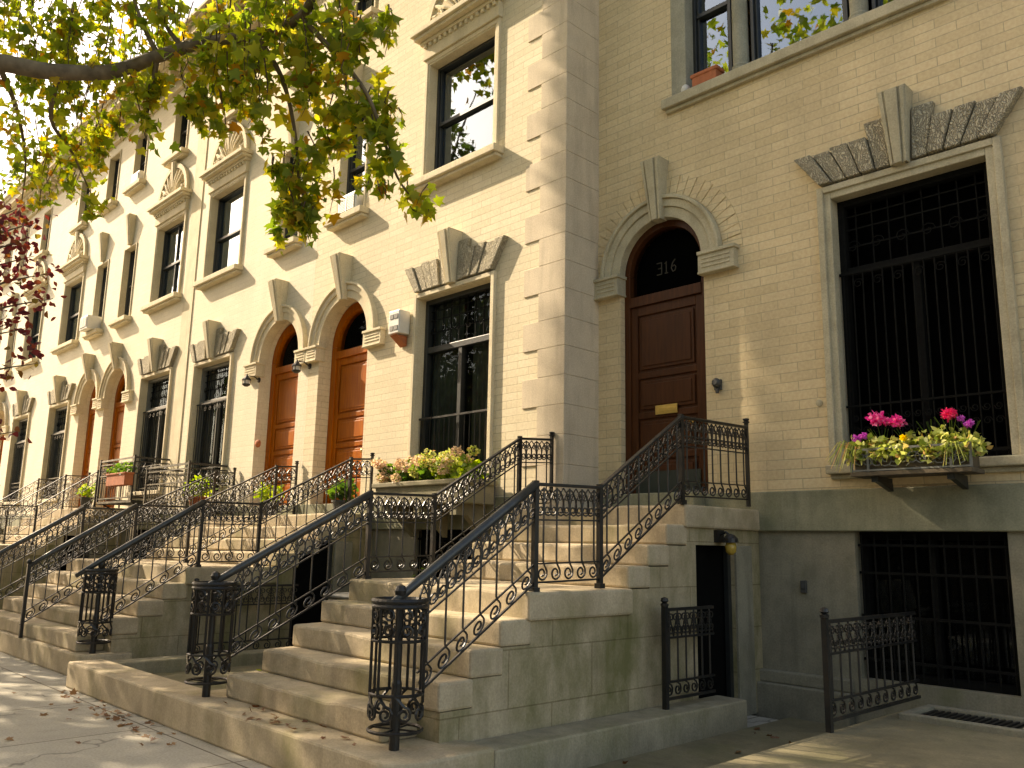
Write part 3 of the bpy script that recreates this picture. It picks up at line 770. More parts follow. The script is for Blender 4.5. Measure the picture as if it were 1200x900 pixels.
HF = make_house('brick_house', 'distant pale house behind the purple-leaved tree, farthest but one in the row', -33.80, -28.502, YB, -32.82, -30.30, M['brick_pale'], M['trim_pale'], M['verm_pale'], dz=.2, detail=0, opts=('bright_parlour', 'grey_frames'), group='brick row houses')
HG = make_house('brick_house', 'last pale house at the far end of the row', -39.1, -33.802, YB, -34.78, -37.3, M['brick_pale'], M['trim_pale'], M['verm_pale'], dz=.2, detail=0, opts=('bright_parlour', 'grey_frames'), group='brick row houses')

# quoins and stone pier at the projecting corner of the cream house
q = MB(); z = 2.224; i = 0
while z < 12.6:
    h = .37
    xl = -7.70 if i % 2 else -7.43
    q.box(xl, -6.966, YB-.016, YA+.03, z, min(z+h-.003, 12.6)); z += h; i += 1
q.build('quoin_pier', M['limestone'], HB, bevel=.004)
q = MB(); q.box(-7.74, -6.962, YB-.075, YA+.03, -.2, 2.20); q.build('pier_base', M['limestone'], HB, bevel=.012)
# pilaster strip between the pale houses
q = MB(); q.box(-18.62, -18.10, YB-.02, YB+.03, 2.23, 12.6); q.build('party_pilaster', M['trim_pale'], HC, bevel=.006)
# door bell and small studs on the shaded house
b = MB(); b.box(-5.245, -5.155, YA-.03, YA+.01, 3.38, 3.50); b.lathe((-5.2, YA-.03, 3.46), [(.05, 0), (.055, -.03), (.03, -.06)], 12, 'y'); b.box(-5.215, -5.185, YA-.05, YA-.02, 3.34, 3.40)
b.build('door_bell', M['pot'], HA, bevel=.004)
b = MB(); b.lathe((-4.02, YA+.005, 3.11), [(.04, 0), (.035, -.015), (.01, -.02)], 12, 'y'); b.build('wall_stud', M['trim'], HA)
b = MB(); b.box(-4.30, -4.24, YA-.03, YA+.01, 1.20, 1.32); b.box(-4.288, -4.252, YA-.04, YA-.03, 1.24, 1.28); b.build('entry_buzzer', M['pot'], HA, bevel=.004)
b = MB(); b.lathe((-14.62, YB+.005, 3.38), [(.07, 0), (.075, -.03), (.05, -.06), (.02, -.07)], 12, 'y'); b.build('door_bell', M['terra'], HC)

# ------------------------------------------------------------------ stoops
def stair_levels(up0, up1, ztop=2.03, zmid=1.26, plinth=.27):
    """list of (y_front, z_top)"""
    st = []
    n = 5
    for i in range(n):
        st.append((3.69 + (4.85-3.69)*i/(n-1), plinth + (zmid-plinth)*(i+1)/n))
    n = 4
    for i in range(n):
        st.append((up0 + (up1-up0)*i/(n-1), zmid + (ztop-zmid)*(i+1)/n))
    return st

def worn_block(m, x0, x1, y0, y1, z0, z1, rr, wear=.012):
    """stone tread: hollowed by feet along the nosing, slightly uneven arris"""
    n = 16; ph = [rr.uniform(0, 6) for _ in range(4)]
    vs = []
    for i in range(n+1):
        t = i/n; x = x0+(x1-x0)*t
        dip = wear*math.exp(-((t-.5)/.28)**2) + .004*sin(ph[0]+t*17) + .003*sin(ph[1]+t*31) + (.009 if rr.random() < .12 else 0)
        fy = .005*sin(ph[2]+t*13) + .004*sin(ph[3]+t*37) + (.007 if rr.random() < .1 else 0)
        vs += [(x, y0+fy*.6, z0), (x, y0+fy, z1-dip), (x, y0+(y1-y0)*.55, z1-dip*.35), (x, y1, z1), (x, y1, z0)]
    fs = []
    for i in range(n):
        for k in range(5): fs.append((i*5+k, (i+1)*5+k, (i+1)*5+(k+1) % 5, i*5+(k+1) % 5))
    fs += [(0, 1, 2, 3, 4), (n*5+4, n*5+3, n*5+2, n*5+1, n*5)]
    m.add(vs, fs)

def make_stoop(name, label, xl, xr, yf, up0, up1, px0, px1, ztop=2.03, zmid=1.26, py=3.36, under=None, xl_top=None, cut=None):
    S = thing(name, label, 'stoop', ((xl+xr)/2, (py+yf)/2, 0))
    st = stair_levels(up0, up1, ztop, zmid)
    m = MB(); rc = .24
    out = [(px0, py), (px1-rc, py)] + [(px1-rc+rc*sin(k*pi/16), py+rc-rc*cos(k*pi/16)) for k in range(1, 9)] + [(px1, 4.2), (xl-.55, 4.2), (xl-.55, py+.38), (px0, py+.38)]
    n_ = len(out)
    m.add([(x, y, 0) for x, y in out]+[(x, y, .27) for x, y in out], [tuple(range(n_-1, -1, -1)), tuple(range(n_, 2*n_))]+[(i, (i+1) % n_, (i+1) % n_+n_, i+n_) for i in range(n_)])
    m.build('plinth', M['stoop'], S, bevel=.02)
    rr = random.Random(name+label)
    for i, (y, z) in enumerate(st):
        y2 = st[i+1][0] if i+1 < len(st) else yf
        last = i == len(st)-1; mid = i == 4
        a, b = xl, xr
        if i == 0: a, b = xl-.12, xr-.25
        elif i < 4: a = xl-.07
        if i == 1: b = xr-.0
        hh = .22 if (last or mid) else z-(st[i-1][1] if i else .27)+.0
        m = MB(); nose = .035 if (last or mid) else .015
        yy2 = y2+.02 if not last else yf+.0
        worn_block(m, a-(.03 if last or mid else 0), b+(.03 if last or mid else 0), y-nose, yy2, z-hh, z, rr, .009 if (last or mid) else .016)
        o = m.build('landing' if (last or mid) else 'step', M['stoop'], S, bevel=.022)
    # masonry below the treads
    mw = MB(); ins = .012
    for i, (y, z) in enumerate(st):
        y2 = st[i+1][0] if i+1 < len(st) else yf-.002
        last = i == len(st)-1; mid = i == 4
        zt = z-.2 if not (last or mid) else z-.22
        a, b = xl+ins, xr-ins
        if i == 0: continue
        ya = y+.01; yb_ = y2+.01 if not last else yf-.002
        if under and yb_ > under[0]:
            u0, u1, uz = under
            segs = []
            ya_ = max(ya, u0); 
            if ya < u0: mw.box(a, b, ya, u0, .0, zt)
            ye = min(yb_, u1)
            if ye > ya_:
                mw.box(a, b-1.1, ya_, ye, 0, zt); mw.box(b-1.1, b, ya_, ye, uz, zt)
            if yb_ > u1: mw.box(a, b, max(ya, u1), yb_, 0, zt)
        else:
            mw.box(a, b, ya, yb_, 0, zt)
    mw.build('side_wall', M['stoop_wall'], S)
    if under:
        u0, u1, uz = under
        d = MB(); d.box(xr-.17, xr-.12, u0+.001, u1-.001, .001, uz-.001); d.build('under_stoop_door', M['black'], S)  # matt black in place of the shade inside the opening
        d = MB()
        d.box(xr-.10, xr-.05, u0+.003, u0+.06, 0, uz-.003); d.box(xr-.10, xr-.05, u1-.06, u1-.003, 0, uz-.003)
        d.build('door_frame', M['sash'], S)
        d = MB(); d.box(xr-.014, xr+.018, u1+.002, min(u1+.30, yf-.14), 0, uz); d.build('door_jamb', M['base_stone'], S, bevel=.008)
    return S

stA = make_stoop('stoop', 'mossy stone stoop rising to the dark mahogany door', -7.15, -4.75, YA, 6.08, 6.95, -10.35, -4.42, under=(7.12, 7.80, 1.65))
stBC = make_stoop('stoop', 'wide double stoop below the twin orange doors', -15.40, -10.85, YB, 6.10, 7.05, -17.0, -10.72, py=3.62, under=(6.35, 7.0, 1.62))
stDE = make_stoop('stoop', 'double stoop below the pair of narrow red doors farther along', -25.45, -20.90, YB, 6.10, 7.0, -27.0, -20.7, ztop=2.3, zmid=1.42, py=3.7, under=(6.35, 7.0, 1.72))
stFG = make_stoop('stoop', 'farthest stoop at the left edge of the row', -36.1, -31.5, YB, 6.10, 7.0, -38, -31.3, ztop=2.3, zmid=1.42, py=3.7)

# ------------------------------------------------------------------ iron railings
BAND, LOW1, LOW2 = .28, .62, .765
def railing(label, nodes, newel=None, end_y=None, spacing=.155, dens=1, group='wrought iron stoop railings', radii=None, cage_rings=True):
    """nodes: handrail polyline in world space; node0 is over the newel; last node meets the house wall"""
    P = [np.array(n, float) for n in nodes]
    base = (newel[0], newel[1], newel[2]) if newel else tuple(P[0]-np.array([0, 0, .84]))
    R = thing('stair_railing', label, 'railing', base, group)
    n6 = 6 if dens else 4
    # handrail: stout pipe on the lower flight, flat bar above
    hr = MB(); pts = [P[0]-np.array([0, 0, .012])]
    for k in range(1, 6): pts.append(P[0]+(P[1]-P[0])*k/5.0)
    hr.tube(pts, [.026, .034, .036, .036, .036, .036], 10 if dens else 6)
    hr.build('handrail', M['steel'], R, smooth=True)
    fb = MB()
    for a, b in zip(P[1:-1], P[2:]):
        d = b-a; s = np.array([d[1], -d[0], 0]); s /= np.linalg.norm(s)
        vs = []
        for p in (a, b):
            for sx, zz in ((-.026, -.012), (.026, -.012), (.026, .014), (-.026, .014)): vs.append(p+s*sx+np.array([0, 0, zz]))
        fb.add(vs, [(0, 1, 2, 3), (7, 6, 5, 4), (0, 4, 5, 1), (1, 5, 6, 2), (2, 6, 7, 3), (3, 7, 4, 0)])
    fb.build('top_rail', M['iron'], R, bevel=.005)
    # posts
    for i, p in enumerate(P[1:], 1):
        last = i == len(P)-1
        b = MB(); w = .021 if not last else .017
        b.box(p[0]-w, p[0]+w, p[1]-w, p[1]+w, p[2]-.84, p[2]+(.03 if not last else .05))
        if last:
            b.lathe((p[0], p[1], p[2]+.05), [(.036, 0), (.038, .012), (.02, .02), (.034, .03), (.034, .045), (.01, .052)], 10)
        else:
            b.box(p[0]-.032, p[0]+.032, p[1]-.032, p[1]+.032, p[2]-.842, p[2]-.80)
        b.build('post', M['iron'], R)
    segs = list(zip(P[:-1], P[1:]))
    rl = MB(); rl2 = MB(); top = MB(); low = MB()
    balusters = []
    for si, (a, b) in enumerate(segs):
        d = b-a; Lh = sqrt(d[0]**2+d[1]**2); hx = np.array([d[0], d[1], 0])/Lh; sl = d[2]/Lh
        a0 = .30 if (si == 0 and newel) else .02
        def pt(s, h): return a + hx*s + np.array([0, 0, sl*s + h])
        rl.tube([pt(a0, -BAND), pt(Lh, -BAND)], .009, 4)
        rl2.tube([pt(a0, -LOW1), pt(Lh, -LOW1)], .009, 4); rl2.tube([pt(a0-.05, -LOW2), pt(Lh, -LOW2)], .011, 4)
        nb = max(2, int(round((Lh-a0)/spacing)))
        sp = (Lh-a0)/nb
        for k in range(nb):
            s0 = a0 + sp*(k+.5)
            bm = MB(); r = .0085
            # stem then C-scroll inside the bottom band
            R0 = .062
            if dens:
                c = (s0-.012, -(LOW1+.078))
                sc = spiral(c, R0, .016, pi*.42, -1.55, 20)
                pp = [(s0, -.02), (s0, -.15), (s0, -BAND), (s0, -LOW1+.02), (s0+.012, -LOW1-.012)] + sc[1:]
                bm.tube([pt(x, z) for x, z in pp], r, 5)
            else:
                bm.tube([pt(s0, -.02), pt(s0, -LOW1)], r, 4)
                c = (s0, -(LOW1+.074)); bm.tube([pt(x, z) for x, z in spiral(c, .06, .02, 0, 1.3, 9)], .008, 4)
            balusters.append(bm)
            # scrollwork in the top band
            for sg in (-1, 1):
                cc = (s0+sg*sp*.27, -.205)
                tail = [(s0, -.03), (s0+sg*sp*.24, -.05), (s0+sg*sp*.47, -.11)]
                sc = spiral(cc, .045 if dens else .042, .013, 0 if sg > 0 else pi, (-1.5)*sg*-1 if False else -1.4*sg, 12 if dens else 8)
                top.tube([pt(x, z) for x, z in tail + sc], .0082, 4)
                cu = (s0+sg*sp*.25, -.095)
                top.tube([pt(x, z) for x, z in spiral(cu, .034, .012, pi/2, 1.2*sg, 9 if dens else 6)], .006, 4)
            if dens:
                top.tube([pt(s0-sp*.5, -.02), pt(s0-sp*.3, -.055), pt(s0-sp*.06, -.15), pt(s0, -.27)], .006, 4)
                top.tube([pt(s0+sp*.5, -.02), pt(s0+sp*.3, -.055), pt(s0+sp*.06, -.15), pt(s0, -.27)], .006, 4)
    rl.build('upper_rail', M['iron'], R); rl2.build('lower_rail', M['iron'], R)
    for bm in balusters: bm.build('baluster', M['iron'], R)
    top.build('scrollwork', M['iron'], R)
    if not newel:
        b = MB(); b.box(P[0][0]-.022, P[0][0]+.022, P[0][1]-.022, P[0][1]+.022, .268, P[0][2]+.02); b.ball((P[0][0], P[0][1], P[0][2]+.05), .035); b.build('post', M['iron'], R)
    if newel:
        nx, ny, nz = newel
        c = MB(); c.lathe((nx, ny, nz), [(.035, 0), (.035, .42), (.028, .44), (.028, .9), (.034, .92), (.034, .95), (.018, .965), (.036, .99), (.042, 1.02), (.03, 1.05), (.008, 1.062)], 12)
        c.build('newel_post', M['iron'], R)
        cg = MB(); rad = .178; ng = 9
        cg.ring((nx, ny, nz+.92), rad, .015, 28, 6); cg.ring((nx, ny, nz+.955), rad, .019, 28, 6)
        for zz, r in ((.70, .011), (.36, .011), (.13, .012)): cg.ring((nx, ny, nz+zz), rad, r, 28, 5)
        for k in range(ng):
            a = 2*pi*k/ng; cg.tube([(nx+rad*cos(a), ny+rad*sin(a), nz+.36), (nx+rad*cos(a), ny+rad*sin(a), nz+.93)], .011, 5)
            def cyl(x, z): aa = a + x/rad; return (nx+rad*cos(aa), ny+rad*sin(aa), nz+z)
            w = 2*pi*rad/ng
            cg.tube([cyl(x, z) for x, z in [(0, .36)] + spiral((w*.5, .245), .052, .014, pi*.5, -1.5, 14)], .0105, 4)
            cg.tube([cyl(x, z) for x, z in spiral((w*.5, .865), .04, .012, pi*.5, -1.4, 10)], .010, 4)
            cg.tube([cyl(x, z) for x, z in spiral((w*.5, .765), .046, .012, -pi*.5, 1.4, 10)], .010, 4)
            cg.tube([cyl(0, .70), cyl(w*.3, .80), cyl(w*.9, .82), cyl(w, .93)], .006, 4)
        for k in range(4):
            a = pi*k/2+.4; cg.tube([(nx, ny, nz+.13), (nx+rad*cos(a), ny+rad*sin(a), nz+.13)], .008, 4); cg.tube([(nx, ny, nz+.92), (nx+rad*cos(a), ny+rad*sin(a), nz+.92)], .008, 4)
        cg.build('newel_cage', M['iron'], R)
    return R

railing('iron railing with open caged newel, nearest side of the mossy stoop',
        [(-4.80, 3.50, 1.165), (-4.77, 4.91, 2.09), (-4.77, 5.70, 2.11), (-4.77, 6.92, 2.87), (-4.77, 8.13, 2.90)], (-4.80, 3.64, .27))
railing('iron railing with caged newel, side of the mossy stoop facing the orange doors',
        [(-7.42, 3.42, 1.165), (-7.13, 4.98, 2.09), (-7.13, 5.80, 2.11), (-7.13, 7.06, 2.85), (-7.13, 7.61, 2.89)], (-7.40, 3.56, .27))
rB = railing('caged newel iron railing on the double stoop, beside the nearer orange door',
        [(-10.90, 3.52, 1.17), (-10.88, 4.98, 2.09), (-10.88, 5.80, 2.10), (-10.88, 7.22, 2.84), (-10.88, 7.60, 2.87)], (-10.90, 3.80, .27))
rM = railing('black iron railing with a single thin post, between the twin orange doors',
        [(-13.1, 3.62, 1.22), (-13.1, 4.98, 2.09), (-13.1, 5.80, 2.10), (-13.1, 7.22, 2.84), (-13.1, 7.60, 2.87)], None)
rC = copy_tree(rM); rC.location = (rM.location[0]-2.27, rM.location[1], rM.location[2])
rC['label'] = 'black iron railing on the double stoop beside the empty iron balcony'
b = None
rD = railing('dark iron railing nearest the red planter, on the stoop of the narrow red doors',
        [(-20.95, 3.62, 1.32), (-20.95, 4.98, 2.25), (-20.95, 5.80, 2.26), (-20.95, 7.0, 3.12), (-20.95, 7.55, 3.14)], None, spacing=.19, dens=0)
for dxx, lb in ((-2.25, 'dark iron railing between the two narrow red doors'), (-4.45, 'dark iron railing on the far side of the narrow red doors'), (-10.6, 'small distant iron railing on the farthest stoop')):
    c = copy_tree(rD); c.location = (rD.location[0]+dxx, rD.location[1], rD.location[2]); c['label'] = lb

# short areaway railings --------------------------------------------------
def area_rail(label, x, y0, y1, zb, h, nb, ornate=1):
    R = thing('area_railing', label, 'railing', (x, y0, zb), 'low areaway railings')
    p = MB(); p.box(x-.022, x+.022, y0-.022, y0+.022, zb, zb+h); p.lathe((x, y0, zb+h), [(.034, 0), (.036, .02), (.02, .03), (.036, .045), (.03, .07), (.006, .08)], 10); p.build('post', M['iron'], R)
    r = MB()
    for zz, t in ((h-.03, .014), (h-.27, .009), (.22, .009), (.08, .012)): r.box(x-.012, x+.012, y0, y1, zb+zz-t, zb+zz+t)
    r.build('rail', M['iron'], R)
    sc = MB(); sp = (y1-y0)/nb
    for k in range(nb):
        yy = y0 + sp*(k+.5)
        b = MB(); b.tube([(x, yy, zb+.22), (x, yy, zb+h-.03)], .009, 5)
        b.tube([(x, a, c) for a, c in spiral((yy-.01, zb+.15), .055, .014, pi/2, -1.4, 14)], .008, 4); b.build('baluster', M['iron'], R)
        for sg in (-1, 1):
            sc.tube([(x, a, c) for a, c in spiral((yy+sg*sp*.25, zb+h-.2), .05, .012, pi/2, 1.4*sg, 12)], .007, 4)
            sc.tube([(x, a, c) for a, c in spiral((yy+sg*sp*.25, zb+h-.1), .045, .012, -pi/2, -1.4*sg, 12)], .007, 4)
        sc.tube([(x, yy-sp*.5, zb+h-.27), (x, yy, zb+h-.04), (x, yy+sp*.5, zb+h-.27)], .006, 4)
    sc.build('scrollwork', M['iron'], R)
    return R
area_rail('short black iron railing on the curb before the opening under the mossy stoop', -4.60, 6.38, 7.14, .25, .86, 6)
area_rail('black iron railing with dense scroll frieze before the basement window', -3.17, 6.46, 8.20, .28, .83, 11)
area_rail('dark iron area railing beside the double stoop of the orange doors', -10.70, 4.9, 6.35, .10, .95, 9)

# iron balconies -----------------------------------------------------------
def balcony(label, x0, x1, zf, h, proj=.76):
    y = YB
    B = thing('iron_balcony', label, 'balcony', ((x0+x1)/2, y, zf), 'iron window balconies')
    f = MB(); f.box(x0, x1, y-proj, y-.012, zf-.05, zf); f.build('floor', M['iron'], B)
    for xx in (x0+.12, x1-.12):
        k = MB(); k.tube([(xx, y-.015, zf-.55), (xx, y-.10, zf-.42), (xx, y-.35, zf-.22), (xx, y-proj+.08, zf-.05)], .016, 5); k.tube([(a, b, c) for a, b, c in [(xx, y-.2+p_, zf-.2+q_) for p_, q_ in spiral((0, 0), .08, .02, 0, 1.4, 12)]], .01, 4); k.build('bracket', M['iron'], B)
    r = MB()
    for zz, t in ((h, .02), (h-.09, .012), (h-.34, .012), (.06, .014)):
        r.box(x0, x1, y-proj-.01, y-proj+.01, zf+zz-t, zf+zz+t)
        for xx in (x0, x1): r.box(xx-.01, xx+.01, y-proj+.01, y-.005, zf+zz-t, zf+zz+t)
    for xx in (x0, x1): r.box(xx-.02, xx+.02, y-proj-.02, y-proj+.02, zf, zf+h+.05)
    r.build('rail', M['iron'], B)
    s = MB(); n = int((x1-x0)/.13)
    for i in range(n):
        xx = x0 + (x1-x0)*(i+.5)/n
        s.tube([(xx, y-proj, zf+.06), (xx, y-proj, zf+h-.34)], .007, 4)
        s.tube([(a, y-proj, c) for a, c in spiral((xx, zf+h-.21), .055, .015, 0, 1.4, 9)], .007, 4)
    m = int(proj/.13)
    for xx in (x0, x1):
        for i in range(m):
            yy = y-proj + proj*(i+.5)/m
            s.tube([(xx, yy, zf+.06), (xx, yy, zf+h-.34)], .007, 4)
            s.tube([(xx, a, c) for a, c in spiral((yy, zf+h-.21), .055, .015, 0, 1.4, 9)], .007, 4)
            s.tube([(xx, yy-.06, zf+h-.33), (xx, yy, zf+h-.1), (xx, yy+.06, zf+h-.33)], .006, 4)
    s.build('scrollwork', M['iron'], B)
    return B
balcony('empty black iron balcony under the pale house window beside the double stoop', -17.78, -15.80, 2.16, .86)
balcony('black iron balcony holding a red planter box', -20.50, -18.52, 2.40, .90)

# ------------------------------------------------------------------ plants
def leaf_ball(c, r, n, sx=1, sy=1, sz=1, shell=.5):
    p = NP.normal(0, 1, (n, 3)); p /= np.linalg.norm(p, axis=1)[:, None]
    p *= (shell + (1-shell)*NP.random((n, 1)))
    return np.array(c) + p*r*np.array([sx, sy, sz])

# pink flower box on the shaded house
FX0, FX1, FY, FZ = -3.53, -2.47, 7.98, 2.30
fb = thing('window_box', 'iron and wood flower box on brackets under the big shaded window', 'window box', ((FX0+FX1)/2, FY, FZ))
m = MB(); m.box(FX0, FX1, FY-.14, FY+.17, FZ, FZ+.04)
m.box(FX0+.03, FX1-.03, FY-.10, FY+.15, FZ+.04, FZ+.21)
m.build('trough', mat_plain('weathered_wood', (.10, .075, .045), .9, 0, .4, 9, .4), fb, bevel=.006)
m = MB()
for xx in (FX0+.01, FX1-.01, FX0+.17, FX1-.17): m.box(xx-.01, xx+.01, FY-.14, FY-.12, FZ+.04, FZ+.25)
m.box(FX0, FX1, FY-.142, FY-.122, FZ+.235, FZ+.255); m.box(FX0, FX1, FY-.142, FY-.122, FZ+.045, FZ+.06)
for i in range(12):
    xx = FX0+.1+(FX1-FX0-.2)*i/11
    m.tube([(a, FY-.132, c) for a, c in spiral((xx, FZ+.145), .07, .015, i, 1.4, 12)], .006, 4)
m.build('iron_basket', M['sash_grey'], fb)
for xx in (FX0+.2, FX1-.2):
    m = MB(); m.box(xx-.03, xx+.03, FY-.08, YA-.07, FZ-.05, FZ-.002); m.prism_x([(FY-.02, FZ-.05), (YA-.05, FZ-.05), (YA-.05, FZ-.12)], xx-.025, xx+.025)
    m.build('bracket', M['sash'], fb)
def flower_plant(label, x, kind, h, n, mat=None, blooms=()):
    T = thing('flowering_plant', label, 'plant', (x, FY, FZ+.21), 'plants in the window box')
    m = MB()
    for k in range(5): 
        a = rnd.uniform(0, 2*pi); m.tube([(x, FY, FZ+.20), (x+.05*cos(a), FY+.04*sin(a), FZ+.21+h*.5), (x+.12*cos(a), FY+.06*sin(a)-.03, FZ+.21+h*.9)], .004, 4)
    m.build('stem', M['leaf_green'], T)
    leaf_mesh('foliage', np.concatenate([leaf_ball((x, FY-.02, FZ+.26), .17, int(n*1.5), 1.0, .8, h/.16*.5, .2), leaf_ball((x, FY-.13, FZ+.20), .10, n//2, 1.1, .35, .9, .2)]), NP.uniform(.045, .09, int(n*1.5)+n//2), mat or M['leaf_variegated'], T, SMALL, .1)
    for (bx, by, bz, r, bm) in blooms:
        k = 110
        leaf_mesh('flower', leaf_ball((bx, by, bz), r*.75, k, 1, 1, .85, .75), r*.55, bm, T, SMALL, 0)
        m = MB(); m.tube([(x, FY, FZ+.22), ((x+bx)/2, by+.02, (FZ+.22+bz)/2+.03), (bx, by, bz-.02)], .004, 4); q = m.build('stem', M['leaf_green'], T)
    return T
flower_plant('mauve-flowered trailing plant at the window box end nearest the door', -3.47, 0, .2, 90, blooms=[(-3.48, FY-.07, FZ+.36, .05, M['mauve']), (-3.40, FY-.09, FZ+.38, .04, M['mauve'])])
flower_plant('geranium with a tall magenta-pink bloom', -3.27, 0, .26, 110, blooms=[(-3.30, FY-.04, FZ+.54, .085, M['pink']), (-3.20, FY-.05, FZ+.50, .05, M['pink'])])
flower_plant('geranium with a low pale pink bloom and a yellow flower', -3.05, 0, .24, 120, blooms=[(-3.10, FY-.06, FZ+.49, .075, M['pink']), (-3.03, FY-.13, FZ+.33, .035, M['yellow'])])
flower_plant('bare green coleus without flowers in mid window box', -2.83, 0, .3, 130)
flower_plant('geranium with a single red-pink bloom in the window box', -2.67, 0, .33, 130, blooms=[(-2.66, FY-.04, FZ+.52, .07, M['red'])])
flower_plant('mauve-flowered plant with leaning stems at the window box end farthest from the door', -2.53, 0, .26, 90, blooms=[(-2.50, FY-.06, FZ+.42, .045, M['mauve']), (-2.56, FY-.05, FZ+.47, .035, M['mauve'])])
tr = []
T = thing('trailing_plant', 'pale grassy trailing plant spilling over the box end', 'plant', (-3.5, FY, FZ+.21))
m = MB()
for k in range(16):
    a = rnd.uniform(-.22, .10); ln = rnd.uniform(.15, .38)
    m.tube([(-3.46, FY-.08, FZ+.24), (-3.52+a*.6, FY-.15, FZ+.27+rnd.uniform(-.02, .08)), (-3.56+a, FY-.18-rnd.uniform(0, .06), FZ+.26-ln*.6)], [.006, .006, .002], 4)
for k in range(8):
    a = rnd.uniform(-.12, .12); m.tube([(-2.63, FY-.1, FZ+.25), (-2.60+a*.5, FY-.17, FZ+.26), (-2.58+a, FY-.19, FZ+.05+rnd.uniform(0, .1))], [.006, .006, .002], 4)
m.build('foliage', M['leaf_variegated'], T)

# hydrangeas under the cream house window
hy = thing('planter_box', 'long stone planter under the barred cream house window', 'planter', (-9.1, 7.3, 2.18))
m = MB(); m.box(-10.0, -8.1, 7.06, 7.60, 2.12, 2.42); m.box(-10.04, -8.06, 7.02, 7.60, 2.36, 2.43)
m.build('trough', M['concrete_box'], hy, bevel=.015)
for xx in (-9.8, -9.1, -8.35):
    m = MB(); m.box(xx-.06, xx+.06, 7.10, YB-.052, 1.98, 2.12); m.prism_x([(7.3, 1.98), (YB-.052, 1.98), (YB-.052, 1.7)], xx-.05, xx+.05); m.build('bracket', M['concrete_box'], hy)
hyl = ['cream hydrangea bush at the end of the stone planter near the orange door', 'cream hydrangea bush second from the orange door', 'pale hydrangea bush in the middle of the stone planter', 'yellow-green hydrangea bush second from the stone pier', 'leafy lime hydrangea bush nearest the stone pier']
for i, lb in enumerate(hyl):
    x = -9.85 + i*.40
    T = thing('hydrangea_bush', lb, 'plant', (x, 7.3, 2.42), 'hydrangeas in the stone planter')
    m = MB()
    for k in range(6): a = k*1.05; m.tube([(x, 7.3, 2.38), (x+.06*cos(a), 7.3+.06*sin(a), 2.5), (x+.16*cos(a), 7.28+.14*sin(a), 2.62)], .006, 4)
    m.build('stem', M['leaf_green'], T)
    leaf_mesh('foliage', leaf_ball((x, 7.28, 2.54), .24, 140, 1, .9, .75, .4), NP.uniform(.07, .12, 140), M['leaf_lime'] if i > 2 else M['leaf_green'], T, SMALL, .1)
    for k in range(9 if i < 4 else 6):
        bx, by, bz = x+rnd.uniform(-.22, .22), 7.24+rnd.uniform(-.2, .12), 2.56+rnd.uniform(-.10, .16)+i*.02
        leaf_mesh('flower_head', leaf_ball((bx, by, bz), .070, 76, 1, 1, .85, .85), .042, M['bloom_cream'] if (i < 2 or k % 3 == 0) else M['leaf_variegated'], T, SMALL, 0)

# potted plants on landings
def potted(label, x, y, z, r, h, mat, fol, n=160, spread=.26):
    T = thing('potted_plant', label, 'potted plant', (x, y, z), 'potted plants on the stoop landings')
    m = MB(); m.lathe((x, y, z), [(r*.7, 0), (r*.95, h*.85), (r*1.05, h*.86), (r*1.05, h), (r*.9, h), (r*.86, h-.03)], 16); m.build('pot', mat, T, smooth=False)
    m = MB()
    for k in range(5): a = k*1.3; m.tube([(x, y, z+h-.02), (x+.08*cos(a), y+.08*sin(a), z+h+.2)], .006, 4)
    m.build('stem', M['leaf_green'], T)
    leaf_mesh('foliage', leaf_ball((x, y, z+h+spread*.6), spread, n, 1, 1, .8, .3), NP.uniform(.07, .13, n), fol, T, SMALL, .0)
potted('bright lime plant in a dark pot on the landing left of the middle railing', -13.42, 7.30, 2.03, .15, .22, M['pot'], M['leaf_lime'])
potted('dark green bushy plant in a dark pot beside the nearer orange door', -11.12, 7.25, 2.03, .15, .20, M['pot'], M['leaf_green'], 200, .24)
potted('yellow-green plant in a pot by the narrow red doors', -21.5, 7.0, 2.30, .15, .24, M['pot'], M['leaf_lime'], 120, .24)
potted('leafy green plant in a clay pot on the empty iron balcony', -16.1, 7.25, 2.16, .17, .26, M['terra'], M['leaf_lime'], 220, .30)

rb = thing('red_planter', 'rust red planter box on the far iron balcony', 'planter', (-18.9, 6.95, 2.7))
m = MB(); m.box(-19.5, -18.45, 6.70, 6.88, 2.70, 2.95); m.box(-19.52, -18.43, 6.68, 6.89, 2.93, 2.97); m.build('trough', M['terra'], rb, bevel=.01)
T = thing('balcony_plant', 'green plant growing in the rust red planter', 'plant', (-18.95, 6.8, 2.95))
leaf_mesh('foliage', np.concatenate([leaf_ball((-19.4+.2*i, 6.8, 3.05), .14, 45) for i in range(5)]), NP.uniform(.06, .1, 225), M['leaf_green'], T, SMALL, .1)

# terracotta box and small ornament on the triple-window sill
T = thing('terracotta_box', 'orange terracotta box on the sill of the triple window', 'planter', (-5.28, YA+.02, 7.16))
m = MB(); m.box(-5.42, -5.08, YA-.08, YA+.08, 7.163, 7.30); m.box(-5.44, -5.06, YA-.09, YA+.09, 7.28, 7.33); m.build('trough', M['terra'], T, bevel=.01)
m = MB(); m.lathe((-5.55, YA-.02, 7.163), [(.05, 0), (.06, .05), (.045, .09), (.02, .11)], 12); o = m.build('white_jar', M['ac'], None, loc=(-5.55, YA-.02, 7.163)); tag(o, 'small round white jar beside the orange terracotta box', 'jar')

